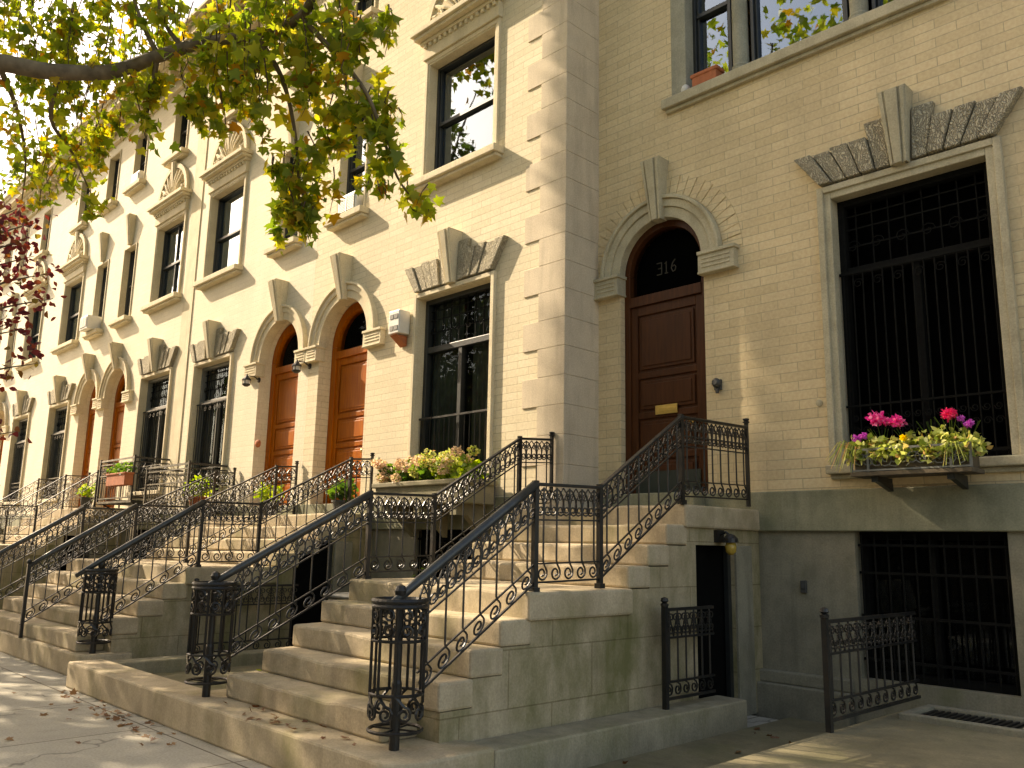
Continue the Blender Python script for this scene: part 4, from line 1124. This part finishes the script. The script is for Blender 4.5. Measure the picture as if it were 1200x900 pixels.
# cooling units -------------------------------------------------------------
def cooler(label, x0, x1, z0, z1, ya, yb):
    T = thing('air_conditioner', label, 'air conditioner', ((x0+x1)/2, yb, z0), 'window air conditioners')
    m = MB(); m.box(x0, x1, ya, yb, z0, z1); m.build('casing', M['ac'], T, bevel=.015)
    m = MB(); m.box(x0+.05, x1-.05, ya-.008, ya+.01, z0+.05, z1-.05); m.build('grille', M['ac_dark'], T)
    s = MB(); n = 9
    for i in range(n): zz = z0+.07+(z1-z0-.14)*i/(n-1); s.box(x0+.05, x1-.05, ya-.016, ya-.006, zz-.009, zz+.009)
    s.box((x0+x1)/2-.015, (x0+x1)/2+.015, ya-.02, ya-.005, z0+.05, z1-.05); s.build('louvres', M['ac'], T)
cooler('white air conditioner in the narrow window above the nearer orange door', -12.25, -11.69, 7.13, 7.50, YB-.09, YB+.15)
cooler('grey air conditioner in a narrow upper window farther down the row', -24.56, -23.96, 7.13, 7.50, YB-.35, YB+.15)
cooler('small air conditioner in a top floor window under the cornice', -22.55, -22.0, 10.79, 11.12, YB-.10, YB+.15)
# louvred metal box by the cream house window
T = thing('wall_box', 'white louvred metal box on the wall beside the barred cream house window', 'wall box', (-10.28, YB, 4.68))
m = MB(); m.box(-10.40, -10.14, YB-.22, YB-.012, 4.72, 5.08); m.build('casing', M['ac'], T, bevel=.012)
for zz in (4.77, 4.95):
    for xx in (-10.365, -10.26): m = MB(); m.box(xx, xx+.085, YB-.228, YB-.21, zz, zz+.07); m.build('louvre', M['ac_dark'], T)
m = MB(); m.prism_x([(YB-.22, 4.70), (YB-.012, 4.70), (YB-.012, 4.55)], -10.36, -10.2); m.build('bracket', M['terra'], T)

# wall lanterns at the twin doors -------------------------------------------------
def lantern(label, x, z):
    T = thing('wall_lantern', label, 'lamp', (x, YB, z), 'black wall lanterns')
    m = MB(); m.lathe((x, YB-.002, z), [(.05, 0), (.05, -.02), (.02, -.03)], 12, 'y'); m.tube([(x, YB-.02, z), (x, YB-.12, z+.06), (x, YB-.22, z+.05), (x, YB-.26, z-.0)], .011, 6); m.build('arm', M['iron'], T)
    m = MB(); m.lathe((x, YB-.26, z-.16), [(.03, 0), (.075, .03), (.08, .05)], 8); m.lathe((x, YB-.26, z-.02), [(.09, -.02), (.085, 0), (.03, .05), (.012, .09), (.004, .11)], 8)
    for k in range(4): a = pi/4+k*pi/2; m.tube([(x+.07*cos(a), YB-.26+.07*sin(a), z-.12), (x+.075*cos(a), YB-.26+.075*sin(a), z-.03)], .006, 4)
    m.build('cage', M['iron'], T)
    m = MB(); m.lathe((x, YB-.26, z-.115), [(.055, 0), (.06, .08)], 8); m.build('glass', M['ac'], T)
lantern('black lantern on the brick strip between the twin orange doors', -12.98, 4.62)
lantern('black lantern on the wall left of the farther orange door', -14.78, 4.60)
T = thing('bulkhead_lamp', 'dark lamp with amber shade over the opening under the mossy stoop', 'lamp', (-4.62, 7.5, 1.74))
m = MB(); m.box(-4.765, -4.72, 7.44, 7.56, 1.68, 1.80); m.tube([(-4.73, 7.5, 1.75), (-4.66, 7.5, 1.78), (-4.62, 7.5, 1.75)], .014, 6); m.lathe((-4.61, 7.5, 1.68), [(.075, 0), (.07, .04), (.04, .075), (.01, .085)], 14); m.build('hood', M['iron'], T)
m = MB(); m.lathe((-4.61, 7.5, 1.56), [(.02, 0), (.05, .03), (.055, .08), (.045, .118)], 14); m.build('lamp_shade', M['amber'], T, smooth=True)

# ------------------------------------------------------------------ areaway walls, bins
def solid(name, label, cat, boxes, mat, bevel=.015, group=None):
    m = MB()
    for b_ in boxes: m.box(*b_)
    c = np.mean(np.array(m.v), 0); lo = np.min(np.array(m.v), 0)
    return tag(m.build(name, mat, None, loc=(c[0], c[1], lo[2]), bevel=bevel), label, cat, group)
solid('areaway_curb', 'low mossy stone curb along the wall of the mossy stoop', 'curb', [(-4.745, -4.42, 4.2, 7.40, -.1, .25)], M['curb'])
solid('areaway_curb', 'low stone curb with fallen leaves between two stoops', 'curb', [(-10.345, -10.05, 3.75, 7.5, -.1, .25)], M['curb'])
T = thing('trash_bin', 'grey wheeled bin in the areaway behind the stoop railing', 'trash bin', (-8.9, 6.2, 0))
m = MB(); 
vs = [(-9.15, 5.95, .06), (-8.65, 5.95, .06), (-8.65, 6.45, .06), (-9.15, 6.45, .06), (-9.22, 5.88, .95), (-8.58, 5.88, .95), (-8.58, 6.52, .95), (-9.22, 6.52, .95)]
m.add(vs, [(0, 3, 2, 1), (4, 5, 6, 7), (0, 1, 5, 4), (1, 2, 6, 5), (2, 3, 7, 6), (3, 0, 4, 7)]); m.build('body', M['bin'], T, bevel=.03)
m = MB(); m.box(-9.25, -8.55, 5.83, 6.56, .953, 1.0); m.box(-9.2, -8.6, 6.56, 6.62, .93, .97); m.build('lid', M['bin'], T, bevel=.02)
for xx in (-9.16, -8.69):
    m = MB(); m.lathe((xx, 6.50, .1), [(.1, 0)], 14) if False else m.prism_x([(6.46+.1*cos(k*pi/8), .1+.1*sin(k*pi/8)) for k in range(16)], xx, xx+.05); m.build('wheel', M['black'], T)
T = thing('low_shrub', 'small shrub with pale leaf tips in the areaway between stoops', 'shrub', (-7.9, 6.3, 0))
m = MB()
for k in range(9): a = k*.7; m.tube([(-7.9, 6.3, .05), (-7.9+.1*cos(a), 6.3+.1*sin(a), .5), (-7.9+.3*cos(a), 6.3+.25*sin(a), 1.05)], .008, 4)
m.build('stem', M['twig'], T)
leaf_mesh('foliage', leaf_ball((-7.9, 6.3, .85), .42, 260, 1, .9, 1.1, .3), NP.uniform(.07, .14, 260), M['leaf_green'], T, SMALL, .2)
T = thing('small_weed', 'bright lime weed at the foot of the near steps', 'plant', (-7.55, 4.15, .1))
leaf_mesh('foliage', leaf_ball((-7.55, 4.15, .32), .10, 40), .09, M['leaf_lime'], T, SMALL, .0)
# iron coal-hole grate and kerb in the yard
T = thing('yard_grate', 'stone framed floor grate in the yard before the basement window', 'grate', (-2.7, 7.7, .28))
m = MB(); frame_ring_y = [(-3.05, -2.1, 7.42, 7.50), (-3.05, -2.1, 7.98, 8.06), (-3.05, -2.97, 7.50, 7.98), (-2.18, -2.1, 7.50, 7.98)]
for a in frame_ring_y: m.box(*a, .27, .33)
m.build('stone_frame', M['base_stone'], T, bevel=.01)
m = MB()
for i in range(16): xx = -2.95+.052*i; m.box(xx-.012, xx+.012, 7.50, 7.98, .285, .305)
m.build('bars', M['iron'], T)

# ------------------------------------------------------------------ ground
def sheet(name, x0, x1, y0, y1, z, mat):
    m = MB(); m.add([(x0, y0, z), (x1, y0, z), (x1, y1, z), (x0, y1, z)], [(0, 1, 2, 3)])
    o = m.build(name, mat); o['kind'] = 'structure'; return o
sheet('ground', -400, 400, -400, 400, -.16, M['asphalt'])
def slab(name, x0, x1, y0, y1, z0, z1, mat, bevel=.01):
    m = MB(); m.box(x0, x1, y0, y1, z0, z1); o = m.build(name, mat, bevel=bevel); o['kind'] = 'structure'; return o
slab('sidewalk', -90, 40, -1.6, 8.0, -.25, 0, M['walk'])
slab('kerb', -90, 40, -1.78, -1.603, -.25, -.005, M['curb'])
slab('opposite_sidewalk', -90, 40, -16.5, -12.5, -.25, 0, M['walk'])
slab('areaway_ground', -10.05, -7.1, 3.72, 7.64, -.2, .11, M['yard'])
sheet('areaway_path', -4.42, -3.2, 4.4, 8.29, .004, M['yard'])
slab('front_yard', -3.2, 6, 4.3, 8.295, -.2, .28, M['yard'], .02)

# fallen leaves
pts = []
for k in range(55): pts.append((rnd.gauss(-8.6, .9), rnd.gauss(3.18, .16), .012))
for k in range(18): pts.append((rnd.uniform(-11, -4), rnd.uniform(1.2, 3.2), .012))
for k in range(25): pts.append((rnd.uniform(-7, -5), rnd.uniform(3.42, 3.75), .282))
for k in range(20): pts.append((rnd.uniform(-4.3, -3.3), rnd.uniform(5, 8), .016))
o = leaf_mesh('fallen_leaves', pts, NP.uniform(.035, .08, len(pts)), M['dry_leaf'], None, LEAF, 0, flat=(0, 0, 6))
o['kind'] = 'stuff'; o['label'] = 'dry brown leaves scattered on the sidewalk'

# ------------------------------------------------------------------ trees
def hit(P):
    """where the shadow of P falls: ('A'|'B'|'G', x, y, z)"""
    t = (YB - P[1])/SUN[1]; Q = P + SUN*t
    if Q[2] > 0 and Q[0] < -6.82: return ('B', *Q)
    t = (YA - P[1])/SUN[1]; Q = P + SUN*t
    if Q[2] > 0: return ('A', *Q)
    t = -P[2]/SUN[2]; Q = P + SUN*t
    return ('G', *Q)
def in_frame(P, mar=60):
    u, v = pix(P); return -mar < u < 1200+mar and -mar < v < 900+mar

def smooth_path(ps, n=6):
    ps = [np.asarray(p, float) for p in ps]; out = []
    P = [2*ps[0]-ps[1]] + ps + [2*ps[-1]-ps[-2]]
    for i in range(1, len(P)-2):
        for k in range(n):
            t = k/n; a, b, c, d = P[i-1], P[i], P[i+1], P[i+2]
            out.append(.5*((2*b)+(c-a)*t+(2*a-5*b+4*c-d)*t*t+(3*b-a-3*c+d)*t**3))
    out.append(ps[-1]); return out

T1 = thing('street_tree', 'tall plane tree whose yellow-green boughs hang in front of the cream houses', 'tree', (-10.2, -.95, 0), 'street trees')
tk = MB()
tk.tube(smooth_path([(-10.2, -.95, -.05), (-10.15, -.95, .5), (-10.1, -.9, 2.2), (-10.0, -.85, 3.6), (-9.8, -.6, 5.0), (-9.6, -.3, 7.5), (-9.3, .2, 10.5), (-8.8, .8, 13.0)]),
        list(np.interp(np.linspace(0, 1, 43), [0, .12, .4, .7, 1], [.36, .27, .23, .17, .04])), 12)
bd = 9.3
main = [(-10.0, -.85, 3.9), (-9.6, .1, 5.0), at(-60, 76, bd), at(60, 84, bd), at(130, 84, bd), at(185, 66, bd-.2), at(240, 50, bd-.5), at(300, 40, bd-.9), at(352, 20, bd-1.3), at(380, -40, bd-1.6)]
mp = smooth_path(main); tk.tube(mp, list(np.linspace(.10, .03, len(mp))), 8)
br2 = [at(352, 20, bd-1.3), at(390, 60, bd-1.5), at(430, 110, bd-1.7), at(452, 170, bd-1.7), at(470, 215, bd-1.6), at(505, 255, bd-1.5)]
br3 = [at(300, 40, bd-.9), at(330, 90, bd-1.1), at(345, 150, bd-1.2), at(350, 210, bd-1.2), at(352, 265, bd-1.2)]
br4 = [at(185, 66, bd-.2), at(176, 110, bd-.2), at(170, 150, bd-.3), at(172, 165, bd-.3)]
br5 = [at(70, 84, bd), at(60, 140, bd+.4), at(85, 180, bd+.8), at(110, 235, bd+1.2)]
br6 = [at(240, 50, bd-.5), at(255, 90, bd-.6), at(262, 135, bd-.6)]
br7 = [at(185, 66, bd-.2), at(168, 30, bd), at(155, -10, bd+.2), at(150, -60, bd+.4)]
br8 = [at(215, 58, bd-.3), at(190, 20, bd-.2), at(180, -50, bd)]
br9 = [at(0, 80, bd+.1), at(20, 130, bd+1), at(30, 190, bd+2), at(25, 240, bd+2.6)]
for b_ in (br2, br3, br4, br5, br6, br7, br8, br9):
    p_ = smooth_path(b_, 5); tk.tube(p_, list(np.linspace(.028, .006, len(p_))), 5)
# upper limbs carrying the canopy out of frame
for tip in ((-12.5, 2.0, 11), (-7.5, 2.8, 11.5), (-6.5, 1.0, 10), (-11, -3.5, 11), (-13.5, -.5, 10), (-8, -3, 12), (-9.0, 3.6, 12.5), (-11.2, 3.4, 12.4)):
    p_ = smooth_path([(-9.7, -.45, 6.2), ((-9.6+tip[0])/2, (-.2+tip[1])/2, 8.6), tip], 5); tk.tube(p_, list(np.linspace(.10, .02, len(p_))), 6)
twigs = MB(); L1 = []; S1 = []
def spray(u, v, d, rad_px, n, size=.15, dj=.5):
    """a hanging clump of leaves with its own twigs"""
    c = at(u, v, d); rad = rad_px/FPX*d
    for k in range(max(2, n//14)):
        q = c + NP.normal(0, .5, 3)*rad; top = q + np.array([NP.normal(0, .06), NP.normal(0, .06), rad*NP.uniform(.5, 1.1)])
        twigs.tube([top + np.array([0, 0, rad*.5]), (top+q)/2 + NP.normal(0, .03, 3), q - np.array([0, 0, rad*.3])], [.007, .005, .002], 4)
        m_ = max(3, n//max(2, n//14))
        for j in range(m_):
            t = NP.random(); pp = top + (q-top)*t + NP.normal(0, 1, 3)*rad*.22
            L1.append(pp); S1.append(size*NP.uniform(.45, 1.45))
def along(path, n, rad_px, size, d0):
    for k in range(n):
        t = NP.random()*(len(path)-1); i = int(t); p_ = np.asarray(path[i])+(np.asarray(path[min(i+1, len(path)-1)])-np.asarray(path[i]))*(t-i)
        L1.append(p_ + NP.normal(0, 1, 3)*rad_px/FPX*9); S1.append(size*NP.uniform(.6, 1.2))
# the hanging sprays, mostly as they sit on the photograph's branches
for (u, v, r, n, dd) in [
    (395, 20, 40, 120, -1.5), (360, 60, 42, 150, -1.4), (330, 30, 45, 160, -1.2), (290, 20, 45, 160, -.9), (300, 70, 42, 150, -1.0), (270, 95, 34, 100, -.8), (330, 105, 38, 120, -1.2), (375, 100, 34, 110, -1.5),
    (410, 65, 30, 80, -1.6), (425, 110, 26, 70, -1.7), (445, 150, 22, 45, -1.8), (455, 185, 22, 45, -1.8), (470, 215, 18, 30, -1.7), (488, 240, 14, 16, -1.6), (502, 252, 9, 8, -1.5), (455, 232, 16, 18, -1.7), (438, 40, 22, 35, -1.7), (468, 140, 14, 14, -1.7), (425, 140, 20, 40, -1.6), (400, 140, 26, 50, -1.5),
    (350, 150, 34, 80, -1.2), (345, 190, 30, 70, -1.2), (352, 225, 30, 70, -1.2), (345, 262, 26, 130, -1.25), (362, 272, 22, 90, -1.25), (330, 255, 16, 40, -1.25), (400, 190, 24, 40, -1.5), (412, 205, 14, 18, -1.6), (325, 205, 16, 20, -1.2), (385, 165, 22, 36, -1.4),
    (245, 80, 34, 100, -.5), (240, 25, 40, 130, -.4), (200, 40, 34, 90, -.2), (190, 100, 26, 60, -.2), (172, 140, 18, 45, -.3), (178, 120, 18, 36, -.3), (225, 125, 24, 55, -.5), (258, 135, 24, 60, -.6), (240, 140, 18, 36, -.5), (285, 130, 20, 36, -.8),
    (140, 60, 34, 80, .1), (110, 40, 40, 90, .2), (60, 50, 40, 100, .3), (20, 60, 36, 80, .5), (150, 110, 24, 46, 0), (115, 115, 34, 90, .3), (70, 110, 36, 110, .5), (30, 110, 34, 90, .8), (100, 150, 34, 90, .7), (60, 165, 30, 70, 1.0), (20, 160, 32, 80, 1.5),
    (125, 175, 22, 50, .7), (110, 200, 26, 60, 1.0), (75, 205, 30, 70, 1.3), (40, 205, 26, 46, 2), (90, 235, 20, 36, 1.2), (112, 245, 14, 20, 1.2), (50, 250, 18, 20, 2), (15, 15, 26, 46, .8), (85, 12, 26, 36, .4), (165, 20, 20, 26, 0), (110, 75, 36, 80, .2), (50, 85, 34, 80, .5), (15, 215, 20, 30, 2.4), (140, 145, 20, 30, .4)]:
    spray(u, v, bd+dd, r, int(n*(.85 if u > 160 else 1.15)), .098 if u > 160 else .082)
for b_, n in ((br2, 60), (br3, 60), (br4, 30), (br5, 60), (br6, 30), (br9, 50)): along(smooth_path(b_), n, 11, .12, bd)
# canopy above the frame, filled so that the shaded house really lies in its shade
VIS = np.concatenate([np.array(L1)[::25], np.array([(x_, 7.9, 2.7) for x_ in (-3.5, -3.2, -2.9, -2.6)])])
def shades_visible(P):
    w = VIS - P; t = w @ SUN; perp = np.linalg.norm(w - t[:, None]*SUN, axis=1)
    return bool(np.any((t > .3) & (perp < .9)))
def stoop_ray(P):
    Q = P + SUN*((1.6-P[2])/SUN[2]); return (-7.1 < Q[0] < -4.5 and 4.2 < Q[1] < 7.8) or (-15.4 < Q[0] < -10.9 and 5.6 < Q[1] < 7.7)
GW = [np.array(w_) for w_ in ((-9.5, YB, 8.6), (-8.8, YB, 7.6), (-9.1, YB, 8.1), (-16.8, YB, 8.1), (-19.7, YB, 8.1), (-11.97, YB, 8.2))]
def in_reflection(P, rad=.95):
    """stands in the way of the sky that the upper panes mirror"""
    for w_ in GW:
        d = w_ - CAM; d = d*np.array([1, -1, 1]); d /= np.linalg.norm(d)
        q = P - w_; t = q @ d
        if t > 0 and np.linalg.norm(q - t*d) < rad: return True
    return False
def patch(P):
    h = hit(P); return h[0] == 'A' and h[1] > -3.2 and h[3] > 6.3 + (h[1]+2.5)*-.45
cl = []
tries = 0
while len(cl) < 720 and tries < 160000:
    tries += 1
    if tries % 5:       # aim at the shaded facade
        Q = np.array([NP.uniform(-5.3, .5), YA, NP.uniform(.2, 9.6)])
        if tries % 2: Q[0] = NP.uniform(-5.0, -3.0)
        if NP.random() < .2: Q = np.array([NP.uniform(-4.4, -.5), NP.uniform(5.0, 8.2), .2])
        P = Q - SUN*NP.uniform(9, 30)
    else:
        P = np.array([NP.uniform(-26, -3.5), NP.uniform(-4.5, 5.0), NP.uniform(5.5, 16.5)])
    if P[1] < -5.5 or P[2] < 5.2 or P[2] > 19 or P[0] < -31: continue
    u, v = pix(P)
    if -70 < u < 1270 and -75 < v < 960: continue
    h = hit(P)
    if h[0] == 'B': continue
    if shades_visible(P): continue
    if h[0] == 'A' and h[1] > -3.2 and h[3] > 6.3 + (h[1]+2.5)*-.45: continue      # sun patch, upper right
    if stoop_ray(P) and NP.random() < .96: continue     # the stoop keeps its sun flecks
    if in_reflection(P): continue
    if h[0] == 'G' and NP.random() < .35: continue
    cl.append(P)
far = np.concatenate([p + NP.normal(0, .42, (36, 3)) for p in cl])
ok = np.array([not in_frame(p, 35) and hit(p)[0] != 'B' for p in far]); far = far[ok]
tk.build('trunk', M['bark'], T1, smooth=True)
twigs.build('twigs', M['twig'], T1, kind='stuff')
near_c = far[far[:, 0] > -16]; FAR2 = far[far[:, 0] <= -16]
leaf_mesh('crown', np.concatenate([np.array(L1), near_c]), np.concatenate([np.array(S1), NP.uniform(.14, .24, len(near_c))]), M['leaf'], T1, LEAF, .5)

def simple_tree(label, x, y, h, rad, n, mat, group=None, z0=3.2, name='street_tree', leaf=.22, reject=None, extra=None):
    T = thing(name, label, 'tree', (x, y, 0), group)
    t = MB(); t.tube(smooth_path([(x, y, -.1), (x+.03, y, .6), (x+.05, y+.05, z0), (x+.1, y-.05, h*.65), (x, y, h*.92)]), list(np.interp(np.linspace(0, 1, 25), [0, .15, .5, 1], [.28, .2, .16, .03])), 10)
    for k in range(9):
        a = k*2.4; zz = z0 + (h*.75-z0)*k/9
        t.tube(smooth_path([(x+.05, y, zz), (x+rad*.45*cos(a), y+rad*.45*sin(a), zz+h*.10), (x+rad*.85*cos(a), y+rad*.85*sin(a), zz+h*.18)], 4), list(np.linspace(.09, .015, 9)), 6)
    t.build('trunk', M['bark'], T, smooth=True)
    c = []
    while len(c) < n:
        p = NP.uniform(-1, 1, 3)
        if p@p > 1 or p@p < .15: continue
        q = np.array([x, y, (h+z0)/2]) + p*np.array([rad, rad, (h-z0)/2+.4])
        if reject and reject(q): continue
        c.append(q)
    L_ = np.concatenate([q + NP.normal(0, .36, (leaf_n(n), 3)) for q in c])
    if reject: L_ = np.array([p for p in L_ if not reject(p)])
    if extra is not None: L_ = np.concatenate([L_, extra])
    leaf_mesh('crown', L_, NP.uniform(leaf*.7, leaf*1.25, len(L_)), mat, T, SMALL if leaf < .2 else LEAF, .4)
    return T
def leaf_n(n): return 26
simple_tree('second street tree shading the sidewalk farther up the block', -21.5, -1.0, 17, 5.0, 230, M['leaf_shade'], 'street trees', extra=FAR2,  # unseen crown; extra clumps added to shade the near house
            reject=lambda p: in_frame(p, 40) or hit(p)[0] == 'B' or in_reflection(p, .7) or (stoop_ray(p) and NP.random() < .96) or patch(p))
simple_tree('third street tree farther up the block by the kerb', -28, -1.2, 9.5, 3.8, 140, M['leaf_shade'], 'street trees', reject=lambda p: in_frame(p, 40) or hit(p)[0] == 'B' or in_reflection(p, .7) or (stoop_ray(p) and NP.random() < .96) or patch(p))
# trees and houses across the street: seen only as reflections in the panes
for i, (x, y, h, r) in enumerate([(-24, -13.6, 10, 4.2), (-13, -13.4, 11, 4.5), (-3, -13.6, 10.5, 4.2), (8, -13.5, 10, 4.2), (-36, -13.5, 10, 4.2)]):
    simple_tree(['broad street tree on the far kerb opposite the pale houses', 'tall street tree on the far kerb opposite the cream house', 'street tree on the far kerb opposite the shaded house', 'street tree on the far kerb behind the photographer', 'last street tree on the far kerb'][i], x, y, h, r, 130, M['leaf_shade'], 'trees across the street', leaf=.3)
for i in range(4):
    x0 = -44 + i*15
    T = thing('opposite_house', ['brownstone house across the street at the far end', 'brownstone house across the street opposite the red doors', 'brownstone house across the street opposite the cream house', 'brownstone house across the street behind the photographer'][i], 'house', (x0+7.4, -18, 0), 'brownstones across the street')
    w = MB(); ops = [(x0+1.2+2.6*j, x0+2.4+2.6*j, 1.8+3.2*f, 3.9+3.2*f) for j in range(5) for f in range(3)]
    facade(w, x0, x0+14.8, 0, 11.5, -18, ops, -.3); w.box(x0, x0+14.8, -28, -18.35, 0, 11.4); w.build('wall', M['opp_brick'], T)
    g = MB()
    for o_ in ops: g.add([(o_[0], -18.25, o_[2]), (o_[1], -18.25, o_[2]), (o_[1], -18.25, o_[3]), (o_[0], -18.25, o_[3])], [(0, 1, 2, 3)])
    g.build('windows', M['glass'], T)
    c = MB(); c.box(x0, x0+14.8, -18.3, -17.5, 11.5, 12.1); c.build('cornice', M['trim'], T)

# purple-leaved tree at the left edge
T3 = thing('purple_tree', 'small purple-leaved tree at the left edge in front of the far houses', 'tree', (-14.9, 2.3, 0))
t = MB(); t.tube(smooth_path([(-14.9, 2.3, -.05), (-14.9, 2.3, 1.5), (-14.8, 2.4, 3.0), (-14.6, 2.5, 5.0), (-14.5, 2.6, 6.6)]), list(np.interp(np.linspace(0, 1, 25), [0, .3, 1], [.13, .09, .02])), 8)
tips = [at(60, 320, 14.2), at(40, 300, 14.3), at(62, 350, 14.1), at(30, 385, 14.2), at(48, 425, 14.0), at(20, 245, 14.5), at(30, 280, 14.2), at(12, 440, 14.2), at(22, 505, 14.0), at(5, 330, 14.2), at(0, 260, 14.4), at(45, 260, 14.4)]
pl = []
for q in tips:
    z0 = min(6.2, max(2.2, q[2]-.6)); s0 = np.array([-14.75, 2.45, z0])
    p_ = smooth_path([s0, (s0+q)/2+np.array([0, 0, .15]), q], 5); t.tube(p_, list(np.linspace(.03, .005, len(p_))), 5)
    for k in range(70 if q[2] > 4.2 else 40):
        tt = NP.random()**.6; pp = s0 + (q-s0)*tt + np.array([0, 0, .15*4*tt*(1-tt)]) + NP.normal(0, .13, 3); pl.append(pp)
for k in range(700):
    pp = np.array([-14.7, 2.2, 5.0]) + NP.normal(0, 1, 3)*np.array([.9, .6, 1.0])
    if not in_frame(pp, 10): pl.append(pp)
t.build('trunk', M['bark'], T3, smooth=True)
leaf_mesh('crown', pl, NP.uniform(.08, .15, len(pl)), M['leaf_red'], T3, SMALL, .3)

# ------------------------------------------------------------------ light, world, camera
W = bpy.data.worlds.new('World'); SC.world = W; W.use_nodes = True
nt = W.node_tree; bg = nt.nodes['Background']
sky = nt.nodes.new('ShaderNodeTexSky'); sky.sky_type = 'NISHITA'; sky.sun_disc = False
EL = math.asin(-SUN[2]); AZ = atan2(-SUN[0], -SUN[1])
sky.sun_elevation = EL; sky.sun_rotation = AZ % (2*pi)
sky.air_density = 1.0; sky.dust_density = 2.5; sky.ozone_density = .6
nt.links.new(sky.outputs[0], bg.inputs['Color']); bg.inputs['Strength'].default_value = .15
sd = bpy.data.lights.new('sun', 'SUN'); sd.energy = 3.8; sd.angle = radians(.53); sd.color = (1, .955, .87)
so = bpy.data.objects.new('sun', sd); COL.objects.link(so)
so.rotation_euler = Vector(SUN.tolist()).to_track_quat('-Z', 'Y').to_euler(); so.location = (-20, -15, 25)

cd = bpy.data.cameras.new('camera'); co = bpy.data.objects.new('camera', cd); COL.objects.link(co)
cd.sensor_fit = 'HORIZONTAL'; cd.sensor_width = 36; cd.lens = FPX/1200*36; cd.clip_end = 2000; cd.clip_start = .05
m = Matrix(((CR[0], CU[0], -CF[0], 0), (CR[1], CU[1], -CF[1], 0), (CR[2], CU[2], -CF[2], 1.6), (0, 0, 0, 1)))
co.matrix_world = m
SC.camera = co
SC.view_settings.view_transform = 'Standard'; SC.view_settings.look = 'None'; SC.view_settings.gamma = 1
SC.view_settings.exposure = 1.36
try:
    SC.view_settings.use_white_balance = True; SC.view_settings.white_balance_temperature = 8500; SC.view_settings.white_balance_tint = 13
except Exception as e: print(e)
SC.cycles.max_bounces = 6; SC.cycles.diffuse_bounces = 4; SC.cycles.glossy_bounces = 3; SC.cycles.transmission_bounces = 3
SC.cycles.use_denoising = True
